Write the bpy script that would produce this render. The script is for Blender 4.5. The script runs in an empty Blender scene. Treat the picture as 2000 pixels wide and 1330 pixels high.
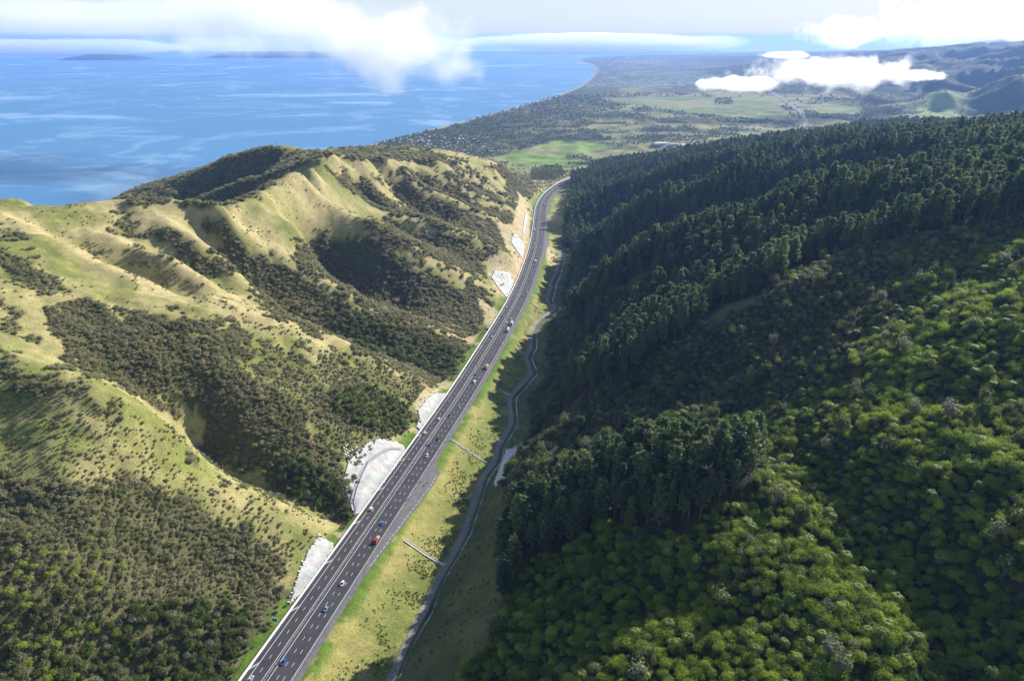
import bpy, bmesh, math, random
import numpy as np
from mathutils import Vector, Matrix
R = math.radians
random.seed(7)
rng = np.random.default_rng(7)
C = bpy.context.scene.collection
SC = bpy.context.scene

# ------------------------------------------------------------------ camera, sky, sun, exposure
CAM_Z = 470.0
PITCH = 21.57
cam_data = bpy.data.cameras.new('camera')
cam_data.lens = 27.0
cam_data.sensor_width = 36.0
cam_data.sensor_fit = 'HORIZONTAL'
cam_data.clip_start = 1.0
cam_data.clip_end = 200000.0
cam = bpy.data.objects.new('camera', cam_data)
C.objects.link(cam)
cam.location = (0, 0, CAM_Z)
cam.rotation_euler = (R(90 - PITCH), 0, 0)
SC.camera = cam

SUN_AZ, SUN_EL = 45.0, 26.5          # azimuth clockwise from +Y (the way the camera looks)
world = bpy.data.worlds.new('World')
SC.world = world
world.use_nodes = True
wn, wl = world.node_tree.nodes, world.node_tree.links
bg = wn['Background']
sky = wn.new('ShaderNodeTexSky')
sky.sky_type = 'NISHITA'
sky.sun_disc = False
sky.sun_elevation = R(SUN_EL)
sky.sun_rotation = R(SUN_AZ)
sky.altitude = 400
sky.air_density = 1.0
sky.dust_density = 0.6
sky.ozone_density = 2.0
# thin high haze whitens the sky towards the horizon
wtc = wn.new('ShaderNodeTexCoord')
wsep = wn.new('ShaderNodeSeparateXYZ')
wl.new(wtc.outputs['Generated'], wsep.inputs[0])
wmr = wn.new('ShaderNodeMapRange')
wmr.inputs[1].default_value = 0.0
wmr.inputs[2].default_value = 0.45
wmr.inputs[3].default_value = 0.92
wmr.inputs[4].default_value = 0.1
wl.new(wsep.outputs[2], wmr.inputs[0])
wmx = wn.new('ShaderNodeMix')
wmx.data_type = 'RGBA'
wl.new(wmr.outputs[0], wmx.inputs[0])
wl.new(sky.outputs[0], wmx.inputs[6])
wmx.inputs[7].default_value = (4.3, 4.95, 5.9, 1)
wl.new(wmx.outputs[2], bg.inputs[0])
bg.inputs[1].default_value = 0.09

sun_data = bpy.data.lights.new('sun', 'SUN')
sun_data.energy = 5.0
sun_data.angle = R(0.5)
sun_data.color = (1.0, 0.94, 0.84)
sun = bpy.data.objects.new('sun', sun_data)
C.objects.link(sun)
sun.rotation_euler = (R(90 - SUN_EL), 0, R(180 - SUN_AZ))   # its light leaves towards -Z of the lamp

vs = SC.view_settings
vs.view_transform = 'Standard'
vs.look = 'None'
vs.exposure = 0.85
vs.gamma = 1.0
SC.render.engine = 'CYCLES'
cy = SC.cycles
cy.max_bounces = 8
cy.diffuse_bounces = 2
cy.glossy_bounces = 2
cy.transmission_bounces = 2
cy.transparent_max_bounces = 8
cy.volume_bounces = 7
cy.use_denoising = True
cy.caustics_reflective = False
cy.caustics_refractive = False
cy.volume_step_rate = 1.0
cy.volume_max_steps = 96

# ------------------------------------------------------------------ picture <-> place
F = 1500.0
ST, CT = math.sin(R(PITCH)), math.cos(R(PITCH))

def from_depth(px, py, z):
    """the point seen at (px, py) of the 2000 x 1330 photograph at camera depth z"""
    u = (px - 1000) / F
    v = (py - 665) / F
    return np.array([u * z, z * (CT - v * ST), CAM_Z - z * (ST + v * CT)])

def from_level(px, py, h):
    v = (py - 665) / F
    return from_depth(px, py, (CAM_Z - h) / (ST + v * CT))

def project(x, y, z):
    d = CAM_Z - z
    zc = y * CT + d * ST
    zs = np.where(zc > 1, zc, 1.0)
    v = (d * CT - y * ST) / zs
    px = 1000 + F * x / zs
    py = 665 + F * v
    bad = zc <= 1
    return np.where(bad, -1e5, px), np.where(bad, -1e5, py), zc

def inside(poly, px, py):
    poly = np.asarray(poly, float)
    ok = np.zeros(px.shape, bool)
    x0, y0 = poly.min(0)
    x1, y1 = poly.max(0)
    box = (px >= x0) & (px <= x1) & (py >= y0) & (py <= y1)
    if not box.any():
        return ok
    qx, qy = px[box], py[box]
    r = np.zeros(qx.shape, bool)
    j = len(poly) - 1
    for i in range(len(poly)):
        xi, yi = poly[i]
        xj, yj = poly[j]
        if yi != yj:
            c = ((yi > qy) != (yj > qy)) & (qx < (xj - xi) * (qy - yi) / (yj - yi) + xi)
            r ^= c
        j = i
    ok[box] = r
    return ok

def polyline_dist(pl, x, y):
    """distance to a polyline (any number of columns, first two are x, y), with side (+ right) and arc length"""
    pl = np.asarray(pl, float)
    best = np.full(x.shape, 1e12)
    side = np.zeros(x.shape)
    arc = np.zeros(x.shape)
    s0 = 0.0
    for i in range(len(pl) - 1):
        ax, ay = pl[i][:2]
        bx, by = pl[i + 1][:2]
        dx, dy = bx - ax, by - ay
        L = math.hypot(dx, dy)
        t = np.clip(((x - ax) * dx + (y - ay) * dy) / (L * L), 0, 1)
        qx, qy = ax + t * dx, ay + t * dy
        d = np.hypot(x - qx, y - qy)
        m = d < best
        best = np.where(m, d, best)
        side = np.where(m, (x - ax) * dy - (y - ay) * dx, side)
        arc = np.where(m, s0 + t * L, arc)
        s0 += L
    return best, np.sign(side), arc

# ------------------------------------------------------------------ noise
def hash2(ix, iy, seed):
    h = (ix.astype(np.int64) * 374761393 + iy.astype(np.int64) * 668265263 + seed * 1442695041) & 0xFFFFFFFF
    h = ((h ^ (h >> 13)) * 1274126177) & 0xFFFFFFFF
    h = h ^ (h >> 16)
    return (h & 0xFFFF) / 65535.0

def vnoise(x, y, seed=0):
    ix, iy = np.floor(x), np.floor(y)
    fx, fy = x - ix, y - iy
    fx = fx * fx * fx * (fx * (fx * 6 - 15) + 10)
    fy = fy * fy * fy * (fy * (fy * 6 - 15) + 10)
    a = hash2(ix, iy, seed)
    b = hash2(ix + 1, iy, seed)
    c = hash2(ix, iy + 1, seed)
    d = hash2(ix + 1, iy + 1, seed)
    return (a + (b - a) * fx) * (1 - fy) + (c + (d - c) * fx) * fy

def fbm(x, y, scale, octaves=4, seed=0, gain=0.5):
    v = 0
    amp = 1.0
    tot = 0
    f = 1.0 / scale
    for o in range(octaves):
        a = 0.6 * o + seed
        ca, sa = math.cos(a), math.sin(a)
        v = v + amp * vnoise((x * ca - y * sa) * f + 31.7 * o, (x * sa + y * ca) * f - 17.3 * o, seed + o)
        tot += amp
        amp *= gain
        f *= 2.03
    return v / tot

def smooth(a, b, x):
    t = np.clip((x - a) / (b - a), 0, 1)
    return t * t * (3 - 2 * t)

# ------------------------------------------------------------------ road line (median) in the place
ROAD_P0 = np.array([-121.2, 305.5, 162.0])
_h = R(11.4)
ROAD_D = np.array([math.sin(_h), math.cos(_h)])
ROAD_R = np.array([math.cos(_h), -math.sin(_h)])
GRADE = -0.047

def road_elev(y):
    y = np.asarray(y, float)
    z = 162.0 + GRADE / ROAD_D[1] * (np.minimum(y, 1750) - 305.5)
    return z - 0.045 * np.clip(y - 1750, 0, 1e9) + 0.018 * np.clip(y - 2300, 0, 1e9)

def solve_level(px, py, off=0.0):
    h = 110.0
    for _ in range(40):
        p = from_level(px, py, h)
        h = 0.5 * h + 0.5 * (float(road_elev(p[1])) + off)
    return from_level(px, py, h)

_med = []
for t in range(-26, 41, 3):
    p = ROAD_P0[:2] + ROAD_D * 10 * t - ROAD_R * 5.5
    _med.append(p)
for q in [(956, 676), (976, 644), (994, 613), (1009, 586), (1019, 563), (1028, 542), (1035, 520), (1043, 497), (1049, 469),
          (1052.5, 440), (1054, 418), (1056, 404), (1061, 391), (1070, 379), (1082, 368), (1098, 357.6), (1115, 350), (1128, 344.5)]:
    _med.append(solve_level(*q)[:2])
_e = _med[-1] - _med[-2]
_med.append(_med[-1] + _e / np.linalg.norm(_e) * 200)
_med = np.array(_med)
_s = np.concatenate([[0], np.cumsum(np.linalg.norm(np.diff(_med, axis=0), axis=1))])
S_STEP = 5.0
ss = np.arange(0, _s[-1], S_STEP)
RX = np.interp(ss, _s, _med[:, 0])
RY = np.interp(ss, _s, _med[:, 1])
for _ in range(120):
    RX[1:-1] = 0.25 * RX[:-2] + 0.5 * RX[1:-1] + 0.25 * RX[2:]
    RY[1:-1] = 0.25 * RY[:-2] + 0.5 * RY[1:-1] + 0.25 * RY[2:]
RZ = road_elev(RY)
ROAD = np.stack([RX, RY, RZ], 1)
_tx, _ty = np.gradient(RX), np.gradient(RY)
_n = np.hypot(_tx, _ty)
RTX, RTY = _tx / _n, _ty / _n                      # tangent; right hand normal = (ty, -tx)
S_T0 = 26 * 10.0                                   # arc length where dash index 0 stands

def road_at(s, off, up=0.0):
    i = np.asarray(s) / S_STEP
    k = np.arange(len(RX))
    x, y, z = np.interp(i, k, RX), np.interp(i, k, RY), np.interp(i, k, RZ)
    tx, ty = np.interp(i, k, RTX), np.interp(i, k, RTY)
    return np.stack([x + ty * off, y - tx * off, z + up], -1)

# gravel track and stream at the foot of the fill
TRACK_PX = [(735, 1400), (765, 1325), (805, 1240), (845, 1150), (880, 1090), (905, 1040), (930, 970), (945, 930), (966, 900), (970, 877), (985, 850), (999, 828),
            (996, 798), (996, 775), (1016, 756), (1038, 730), (1027, 700), (1037, 680), (1037, 658), (1042, 641), (1052, 628), (1073, 614),
            (1085, 602), (1070, 593), (1069, 583), (1075, 567), (1076, 554), (1085, 537), (1092, 515), (1096, 490)]
TRACK = np.array([solve_level(q[0], q[1], -17.0) for q in TRACK_PX])
STREAM = np.array([solve_level(q[0] + 18 - 8 * (1330 - min(q[1], 1330)) / 800, q[1] + 2, -18.5) for q in TRACK_PX])

# ------------------------------------------------------------------ relief: spurs and gullies (x, y of the photo, camera depth)
SPURS = {
 'L1': [(-150, 650, 500), (0, 690, 496), (130, 725, 490), (250, 770, 490), (330, 830, 494), (420, 930, 498), (520, 970, 512), (600, 1010, 518), (650, 1045, 522)],
 's1': [(-120, 400, 740), (49, 440, 720), (150, 497, 690), (210, 527, 680), (286, 560, 675), (361, 594, 672), (451, 609, 675), (564, 647, 690), (699, 685, 720), (800, 730, 745), (855, 755, 768)],
 's2': [(169, 459, 755), (256, 485, 748), (331, 515, 742), (398, 553, 738), (451, 590, 735)],
 's3': [(233, 414, 815), (300, 436, 810), (357, 463, 806), (432, 512, 803), (489, 560, 800), (545, 606, 795)],
 's4': [(350, 395, 850), (414, 425, 880), (470, 448, 890), (526, 489, 895), (601, 542, 900), (699, 590, 905), (789, 625, 910), (864, 645, 915), (915, 667, 919)],
 's5': [(600, 398, 1040), (650, 425, 1050), (711, 435, 1055), (752, 462, 1055), (803, 493, 1055), (853, 520, 1060), (904, 543, 1065), (958, 567, 1075)],
 's6': [(620, 392, 1100), (684, 405, 1160), (762, 425, 1190), (830, 445, 1190), (904, 462, 1200), (972, 486, 1205), (1006, 503, 1215)],
 's7': [(660, 318, 1230), (695, 337, 1290), (735, 361, 1310), (776, 388, 1320)],
 's8': [(735, 325, 1380), (789, 351, 1400), (837, 371, 1410), (881, 395, 1410), (938, 415, 1420), (1002, 445, 1430)],
 's9': [(769, 318, 1440), (823, 335, 1510), (881, 357, 1530), (938, 385, 1540), (1002, 408, 1560)],
 's10': [(860, 322, 1600), (904, 344, 1640), (955, 368, 1660), (1006, 390, 1680)],
 's11': [(950, 318, 1780), (985, 335, 1860), (1010, 352, 1920), (1032, 372, 1990)],
 'crest': [(-140, 425, 720), (0, 420, 733), (60, 412, 760), (150, 405, 790), (230, 397, 830), (350, 392, 848), (430, 397, 850), (470, 398, 915), (520, 385, 955), (560, 365, 1012), (590, 340, 1040), (615, 322, 1100),
           (640, 316, 1190), (700, 316, 1300), (750, 317, 1390), (800, 314, 1470), (870, 318, 1560), (910, 317, 1680), (950, 317, 1780)],
 'peak': [(150, 420, 1400), (235, 385, 1400), (330, 350, 1400), (420, 320, 1390), (500, 291, 1375), (545, 283, 1362), (600, 290, 1340), (650, 300, 1290)],
 'knoll': [(640, 306, 1200), (560, 330, 1240), (470, 350, 1240), (400, 385, 1230)],
}
GULLIES = {
 'G1': [(-60, 520, 600), (60, 570, 580), (110, 640, 554), (200, 700, 548), (300, 770, 545), (390, 870, 556), (470, 925, 556), (560, 965, 553), (640, 1000, 553), (690, 1030, 545)],
 'ga': [(113, 459, 735), (180, 500, 720), (244, 549, 705), (338, 572, 705), (376, 590, 702)],
 'gb': [(226, 459, 780), (312, 482, 775), (376, 534, 768), (432, 560, 765), (500, 594, 760), (564, 632, 757)],
 'G2': [(376, 421, 850), (425, 482, 845), (451, 512, 842), (507, 564, 838), (564, 613, 832), (639, 650, 825), (699, 673, 820), (780, 705, 815), (860, 735, 812)],
 'G3': [(585, 440, 955), (578, 462, 965), (601, 515, 1000), (658, 560, 985), (699, 580, 972), (760, 602, 960), (930, 655, 945)],
 'gc': [(690, 420, 1130), (762, 440, 1165), (830, 465, 1165), (904, 490, 1165), (975, 530, 1165)],
 'G5': [(634, 330, 1190), (684, 378, 1270), (776, 415, 1275), (857, 428, 1280), (938, 462, 1285), (1003, 495, 1285)],
 'G6': [(735, 340, 1375), (776, 380, 1375), (850, 408, 1370), (938, 440, 1365)],
 'G7': [(800, 340, 1475), (860, 372, 1480), (930, 400, 1485), (1002, 428, 1490)],
 'gk': [(560, 318, 1300), (480, 338, 1330), (400, 362, 1330), (300, 400, 1310)],
 'g10': [(880, 340, 1600), (930, 370, 1610), (1004, 402, 1625)],
}
FACES = [
 # near left face below the nearest spur
 (0, 1330, 350), (-200, 1330, 340), (-200, 1000, 390), (-150, 800, 450), (0, 1000, 393), (0, 850, 440), (150, 1000, 410), (250, 1330, 391), (150, 1150, 390), (300, 1100, 431), (300, 950, 455), (430, 1310, 408), (500, 1150, 459), (430, 1030, 470), (580, 1080, 490),
 (110, 1330, 368), (0, 1150, 370), (120, 860, 440), (250, 850, 462),
 # second spur
 (300, 700, 566), (180, 640, 580), (420, 760, 572), (650, 870, 598), (700, 800, 640), (560, 800, 590), (560, 720, 635), (480, 860, 566), (600, 930, 566), (760, 800, 680), (20, 520, 620), (200, 560, 640), (660, 960, 566),
 # headland behind
 (0, 403, 1000), (60, 412, 1020), (90, 420, 1050),
 # bush hills beyond the crest
 (700, 295, 2000), (780, 300, 2200), (860, 310, 2400), (640, 298, 1750), (600, 296, 1600),
 # right side: foot slope and bush spur
 (800, 1330, 412), (900, 1330, 370), (1000, 1330, 340), (1150, 1330, 320), (1300, 1330, 305), (1500, 1330, 295), (1700, 1330, 292), (1900, 1330, 300), (2000, 1330, 292), (2200, 1330, 285),
 (850, 1200, 475), (920, 1200, 430), (980, 1200, 400), (1100, 1200, 372), (1300, 1200, 345), (1500, 1200, 325), (1650, 1200, 322), (1750, 1200, 330), (1850, 1200, 330), (2000, 1200, 310),
 (960, 1080, 470), (1050, 1080, 430), (1150, 1080, 405), (1300, 1080, 375), (1450, 1080, 350), (1550, 1080, 350), (1660, 1080, 365), (1800, 1080, 350), (2000, 1080, 322),
 (1005, 1010, 500), (1100, 980, 455), (1250, 940, 425), (1400, 930, 395), (1480, 920, 390), (985, 960, 560),
 (1050, 870, 600), (1200, 850, 570), (1350, 840, 545), (1480, 860, 500), (1560, 900, 455), (1600, 960, 410), (1640, 1020, 385), (1690, 1130, 350), (1800, 1230, 325), (1900, 1290, 310),
 (1150, 790, 680), (1250, 760, 650), (1400, 740, 600), (1550, 720, 555), (1700, 700, 505), (1850, 680, 475), (2000, 660, 447), (2200, 640, 440),
 (1300, 680, 660), (1500, 620, 630), (1700, 560, 600), (1900, 500, 590), (2000, 470, 592),
 (1700, 800, 440), (1850, 800, 428), (2000, 800, 412), (1750, 900, 385), (1900, 930, 368), (2000, 950, 352), (2200, 800, 400), (1600, 850, 450), (2200, 900, 362),
 # far dark hills
 (1650, 262, 2600), (1750, 252, 2600), (1900, 255, 2550), (2000, 262, 2500), (2200, 262, 2500),
 (1680, 235, 4300), (1760, 215, 4600), (1850, 195, 4700), (1930, 180, 4700), (2000, 170, 4600), (2100, 165, 4600), (2000, 240, 4000), (1850, 240, 4000), (1700, 250, 3900), (2100, 240, 4000),
 (1560, 185, 6000), (1650, 165, 6500), (1750, 150, 7000), (1850, 135, 7000), (1950, 120, 7000), (2000, 110, 7000), (2150, 100, 7000), (1800, 190, 5600), (2000, 160, 5600),
 (1650, 118, 10000), (1750, 108, 10500), (1850, 100, 10500), (1920, 88, 10500), (2000, 80, 10500), (2200, 70, 10500),
]
RIGHT = {   # forested spurs and the gullies between them
 'B': [(1130, 770, 712), (1180, 740, 668), (1230, 715, 655), (1330, 660, 645), (1430, 610, 635), (1550, 555, 630), (1650, 505, 630), (1800, 460, 630), (1900, 435, 640), (2000, 410, 650), (2200, 380, 660)],
 'BC': [(1100, 700, 850), (1180, 640, 840), (1250, 600, 800), (1330, 570, 775), (1500, 515, 745), (1650, 465, 725), (1800, 425, 715)],
 'Cc': [(1125, 610, 955), (1190, 550, 915), (1280, 500, 900), (1450, 440, 890), (1600, 385, 860), (1800, 370, 850), (2000, 350, 840)],
 'CD': [(1120, 550, 1180), (1170, 500, 1190), (1280, 440, 1150), (1450, 390, 1080), (1650, 350, 1010), (1850, 335, 960)],
 'D': [(1110, 510, 1376), (1150, 475, 1300), (1250, 432, 1230), (1430, 365, 1170), (1650, 322, 1120), (1880, 295, 1080), (2000, 300, 1040)],
 'DE': [(1110, 440, 1600), (1200, 405, 1520), (1300, 370, 1460), (1450, 330, 1400), (1650, 303, 1310), (1850, 288, 1270)],
 'E': [(1110, 420, 1790), (1160, 395, 1720), (1240, 367, 1640), (1380, 337, 1560), (1575, 300, 1490), (1750, 277, 1450), (1880, 275, 1420), (2000, 280, 1400)],
 'EF': [(1110, 385, 2060), (1200, 355, 1990), (1350, 318, 1900), (1550, 285, 1800), (1750, 268, 1760), (1950, 268, 1740)],
 'Fc': [(1140, 352, 2450), (1180, 338, 2330), (1300, 312, 2200), (1450, 292, 2100), (1600, 275, 2000)],
}
PLACE = [  # x, y, height where the photo shows nothing
 (-160, -50, 180), (-60, 20, 215), (100, 60, 262), (-330, 80, 255), (-280, 200, 225), (40, 180, 222), (260, 120, 262), (420, 150, 300), (600, 250, 288),
 (-600, 300, 300), (-800, 300, 240), (-1100, 300, 110), (-1500, 300, -20), (-650, 700, 300), (-900, 800, 200), (-1150, 900, 60), (-1600, 1000, -20),
 (-520, 1100, 180), (-390, 965, 222), (-400, 1050, 192), (-365, 1125, 196), (-300, 1400, 256), (-250, 1480, 240), (-310, 1500, 238), (-350, 1470, 258), (-620, 1000, 170), (-800, 1150, 130), (-1100, 1300, 40), (-1050, 1600, 40), (-800, 1650, 170), (-500, 1700, 190), (-900, 2100, 20), (-600, 2100, 150), (-700, 2600, 25),
 (-350, 2000, 170), (-420, 2400, 140), (-250, 2350, 120), (-100, 2350, 80), (-330, 2750, 35), (-100, 2600, 40), (50, 2450, 42), (150, 2700, 30), (-480, 2950, 15),
 (500, 3000, 22), (900, 3050, 30), (1300, 3100, 45), (1700, 3200, 70), (300, 3100, 20), (2300, 3200, 110), (700, 2650, 90),
 (700, 500, 330), (900, 800, 335), (1100, 1200, 305), (1300, 1700, 265), (1600, 2200, 185), (1500, 900, 320), (1700, 1500, 255), (2200, 2200, 190),
 (-700, 3600, 8), (0, 3500, 18), (800, 3600, 20), (1400, 3700, 25), (-500, 4500, 8), (300, 4500, 15), (1200, 4600, 22), (-100, 6000, 8), (800, 6000, 14), (1800, 5600, 25),
 (500, 8000, 9), (1600, 8000, 20), (2800, 8000, 60), (1500, 12000, 15), (3500, 12000, 60), (5500, 12000, 200), (2500, 20000, 15), (7000, 20000, 60), (12000, 20000, 200), (4000, 40000, 10), (15000, 40000, 100),
 (4500, 5000, 260), (6000, 7000, 400), (9000, 10000, 450), (3500, 3500, 260), (-3000, 5000, -10), (-3000, 10000, -10), (-5000, 20000, -10), (-5000, 1000, -15), (-3000, 300, -15),
]
TREE_DROP = {'B': 6, 'Cc': 0, 'D': 0, 'E': 0, 'Fc': 0}

def controls():
    pts = []
    for d in (SPURS, GULLIES, RIGHT):
        for k, pl in d.items():
            pl = np.array(pl, float)
            drop = {'B': 2.0, 'Cc': 0.0, 'D': 1.0, 'E': 3.0, 'Fc': 12.0, 'peak': 9.0, 's7': 6.0, 's8': 4.0}.get(k, 0.0)
            deep = {'BC': 14.0, 'CD': 88.0, 'DE': 98.0, 'EF': 80.0}[k] if k in ('BC', 'CD', 'DE', 'EF') else ({'G1': 7.0, 'G3': 6.0}.get(k, 14.0) if k[0] == 'G' else (7.0 if k in ('ga', 'gb', 'gc', 'g10') else (34.0 if k == 'gk' else (-7.0 if k[0] == 's' else 0.0))))
            seg = np.linalg.norm(np.diff(pl[:, :2], axis=0), axis=1)
            for i in range(len(pl) - 1):
                n = max(1, int(round(seg[i] / 26)))
                for j in range(n):
                    t = (i + j / n) / (len(pl) - 1)
                    pts.append(from_depth(*(pl[i] + (pl[i + 1] - pl[i]) * j / n)) - np.array([0, 0, deep * (min(1.0, 4 * t) if k in RIGHT else math.sin(math.pi * t)) + drop]))
            pts.append(from_depth(*pl[-1]) - np.array([0, 0, drop]))
    for q in FACES:
        pts.append(from_depth(*q))
    pts += [np.array(p, float) for p in PLACE]
    for s in np.arange(0, (len(RX) - 1) * S_STEP, 30):
        for off in (-15.0, 0.0, 15.0):
            pts.append(road_at(s, off))
    for a in (TRACK, STREAM):
        for i in range(len(a)):
            pts.append(a[i])
            if i + 1 < len(a) and np.linalg.norm(a[i + 1] - a[i]) > 40:
                pts.append((a[i] + a[i + 1]) / 2)
    pts = np.array(pts)
    keep = []
    seen = {}
    for i, p in enumerate(pts):                    # thin near-duplicates
        k = (round(p[0] / 6), round(p[1] / 6))
        if k in seen:
            continue
        seen[k] = 1
        keep.append(i)
    return pts[keep]

CP = controls()
CC2 = 9.0 ** 2
_d2 = (CP[:, None, 0] - CP[None, :, 0]) ** 2 + (CP[:, None, 1] - CP[None, :, 1]) ** 2
_N = len(CP)
_K = np.zeros((_N + 1, _N + 1))
_K[:_N, :_N] = -np.sqrt(_d2 + CC2) + np.eye(_N) * 3.0
_K[:_N, _N] = 1
_K[_N, :_N] = 1
_W = np.linalg.solve(_K, np.append(CP[:, 2], 0))

def rbf(x, y):
    sh = x.shape
    x = x.ravel().astype(np.float32)
    y = y.ravel().astype(np.float32)
    out = np.empty(len(x), np.float32)
    cx, cy_ = CP[:, 0].astype(np.float32), CP[:, 1].astype(np.float32)
    w = _W[:_N].astype(np.float32)
    for i in range(0, len(x), 20000):
        a = x[i:i + 20000, None] - cx
        b = y[i:i + 20000, None] - cy_
        a *= a
        b *= b
        a += b
        a += CC2
        np.sqrt(a, out=a)
        out[i:i + 20000] = -(a @ w) + _W[_N]
    return out.reshape(sh).astype(float)

# coast line in the place (land lies to its right)
COAST = [(-1300, -3000), (-1350, 300), (-1330, 900), (-1200, 1500), (-1020, 2100), (-860, 2800)]
for q in [(690, 291), (750, 276), (850, 251), (900, 239), (1000, 212), (1080, 190), (1130, 170), (1153, 152), (1164, 138), (1156, 127), (1130, 119.5), (1128, 116.5), (1150, 113), (1250, 109.5), (1450, 107)]:
    COAST.append(tuple(from_level(q[0], q[1], 0)[:2]))
COAST.append((60000, COAST[-1][1] + 2000))

def finish_height(h, x, y):
    """road bench, coast and small relief over the spline surface"""
    d, side, arc = polyline_dist(COAST, x, y)
    sd = d * side                                     # + on land
    beach = 0.6 + np.clip(sd, 0, 400) * 0.02
    far = smooth(2600, 3200, y)
    h = np.where(sd > 0, np.maximum(h, np.minimum(beach, 6)), np.minimum(h, -2 + sd * 0.01))
    h = np.where(sd > 0, h * smooth(0, 140, sd) + (1 - smooth(0, 140, sd)) * np.minimum(h, beach), h)
    land = smooth(0, 200, sd)
    # dunes on the plain, ridged relief on far hills
    dune = (np.abs(fbm(x, y, 170, 3, 11) - 0.5) * 2)
    h = h + land * far * ((0.35 - dune) * 26 * smooth(7500, 4500, y))
    hill = smooth(32, 120, h) * smooth(3000, 3900, y)
    rg = 1 - np.abs(fbm(x, y, 760, 4, 23, 0.45) - 0.5) * 4.2
    h = h + hill * (rg - 0.45) * 190 * smooth(20000, 6000, y)
    dr, sr, ar = polyline_dist(ROAD[::4], x, y)
    off = dr * sr
    near = (1 - far)
    rough = smooth(26, 70, dr)
    rdg = 0.5 - np.abs(fbm(x * 0.8 + y * 0.25, y - x * 0.15, 78, 4, 3) - 0.5) * 3.0
    rs_ = np.where(off < 0, 9.0, 13.0)
    h = h + near * rough * land * (rdg * rs_ * smooth(26, 130, dr) + (fbm(x, y, 30, 3, 9) - 0.5) * 4 + (fbm(x, y, 12, 3, 5) - 0.5) * 1.8)
    zr = np.interp(ar, ss[:len(RZ)], RZ)
    wr = np.where(off > 0, 1 - smooth(18.5, 28, dr), 1 - smooth(16.0, 22, dr))
    bench = zr - 0.35
    h = h * (1 - wr) + bench * wr
    return h

GX = np.arange(-1500, 1801, 6.0)
GY = np.arange(60, 3000, 6.0)
_gx, _gy = np.meshgrid(GX, GY)
GH = finish_height(rbf(_gx, _gy), _gx, _gy)

def height(x, y):
    """bilinear look-up for y < 3000"""
    x = np.asarray(x, float)
    y = np.asarray(y, float)
    fx = np.clip((x - GX[0]) / 6.0, 0, len(GX) - 1.001)
    fy = np.clip((y - GY[0]) / 6.0, 0, len(GY) - 1.001)
    ix, iy = fx.astype(int), fy.astype(int)
    ax, ay = fx - ix, fy - iy
    return (GH[iy, ix] * (1 - ax) + GH[iy, ix + 1] * ax) * (1 - ay) + (GH[iy + 1, ix] * (1 - ax) + GH[iy + 1, ix + 1] * ax) * ay

def height_far(x, y):
    x = np.asarray(x, float)
    y = np.asarray(y, float)
    return finish_height(rbf(x, y), x, y)

def hit(px, py, zmax=2900.0):
    """where the view through (px, py) meets the relief"""
    v = (py - 665) / F
    z = np.arange(200, zmax, 1.0)
    x = (px - 1000) / F * z
    y = z * (CT - v * ST)
    h = CAM_Z - z * (ST + v * CT)
    g = height(x, y)
    b = np.nonzero(h <= g)[0]
    i = b[0] if len(b) else len(z) - 1
    return np.array([x[i], y[i], g[i]])

# ------------------------------------------------------------------ node helpers
def new_mat(name):
    m = bpy.data.materials.new(name)
    m.use_nodes = True
    nt = m.node_tree
    return m, nt, nt.nodes['Principled BSDF']

def N(nt, kind, **kw):
    n = nt.nodes.new(kind)
    for k, v in kw.items():
        if k in n.inputs:
            n.inputs[k].default_value = v
        else:
            setattr(n, k, v)
    return n

def noise(nt, scale, detail=4, rough=0.55, vec=None):
    n = N(nt, 'ShaderNodeTexNoise', Scale=scale, Detail=detail, Roughness=rough)
    if vec is not None:
        nt.links.new(vec, n.inputs['Vector'])
    return n

def ramp(nt, fac, stops):
    r = nt.nodes.new('ShaderNodeValToRGB')
    els = r.color_ramp.elements
    while len(els) < len(stops):
        els.new(0.5)
    for e, (p, c) in zip(els, stops):
        e.position = p
        e.color = (*c, 1) if len(c) == 3 else c
    nt.links.new(fac, r.inputs[0])
    return r

def mixc(nt, a, b, fac, mode='MIX'):
    m = nt.nodes.new('ShaderNodeMix')
    m.data_type = 'RGBA'
    m.blend_type = mode
    for sock, v in ((m.inputs[6], a), (m.inputs[7], b), (m.inputs[0], fac)):
        if hasattr(v, 'links') or hasattr(v, 'is_output'):
            nt.links.new(v, sock)
        elif isinstance(v, (int, float)):
            sock.default_value = v
        else:
            sock.default_value = (*v, 1)
    return m.outputs[2]

def position(nt):
    return nt.nodes.new('ShaderNodeNewGeometry').outputs['Position']

def simple(name, col, rough=0.7, var=0.25, scale=0.6, metallic=0.0, bump=0.0):
    m, nt, p = new_mat(name)
    tc = nt.nodes.new('ShaderNodeTexCoord').outputs['Object']
    n = noise(nt, scale, 5, 0.6, tc)
    dark = tuple(c * (1 - var) for c in col)
    lite = tuple(min(1, c * (1 + var)) for c in col)
    r = ramp(nt, n.outputs[0], [(0.3, dark), (0.7, lite)])
    nt.links.new(r.outputs[0], p.inputs['Base Color'])
    p.inputs['Roughness'].default_value = rough
    p.inputs['Metallic'].default_value = metallic
    if bump:
        b = N(nt, 'ShaderNodeBump', Strength=bump, Distance=0.3)
        nt.links.new(n.outputs[0], b.inputs['Height'])
        nt.links.new(b.outputs[0], p.inputs['Normal'])
    return m

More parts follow.
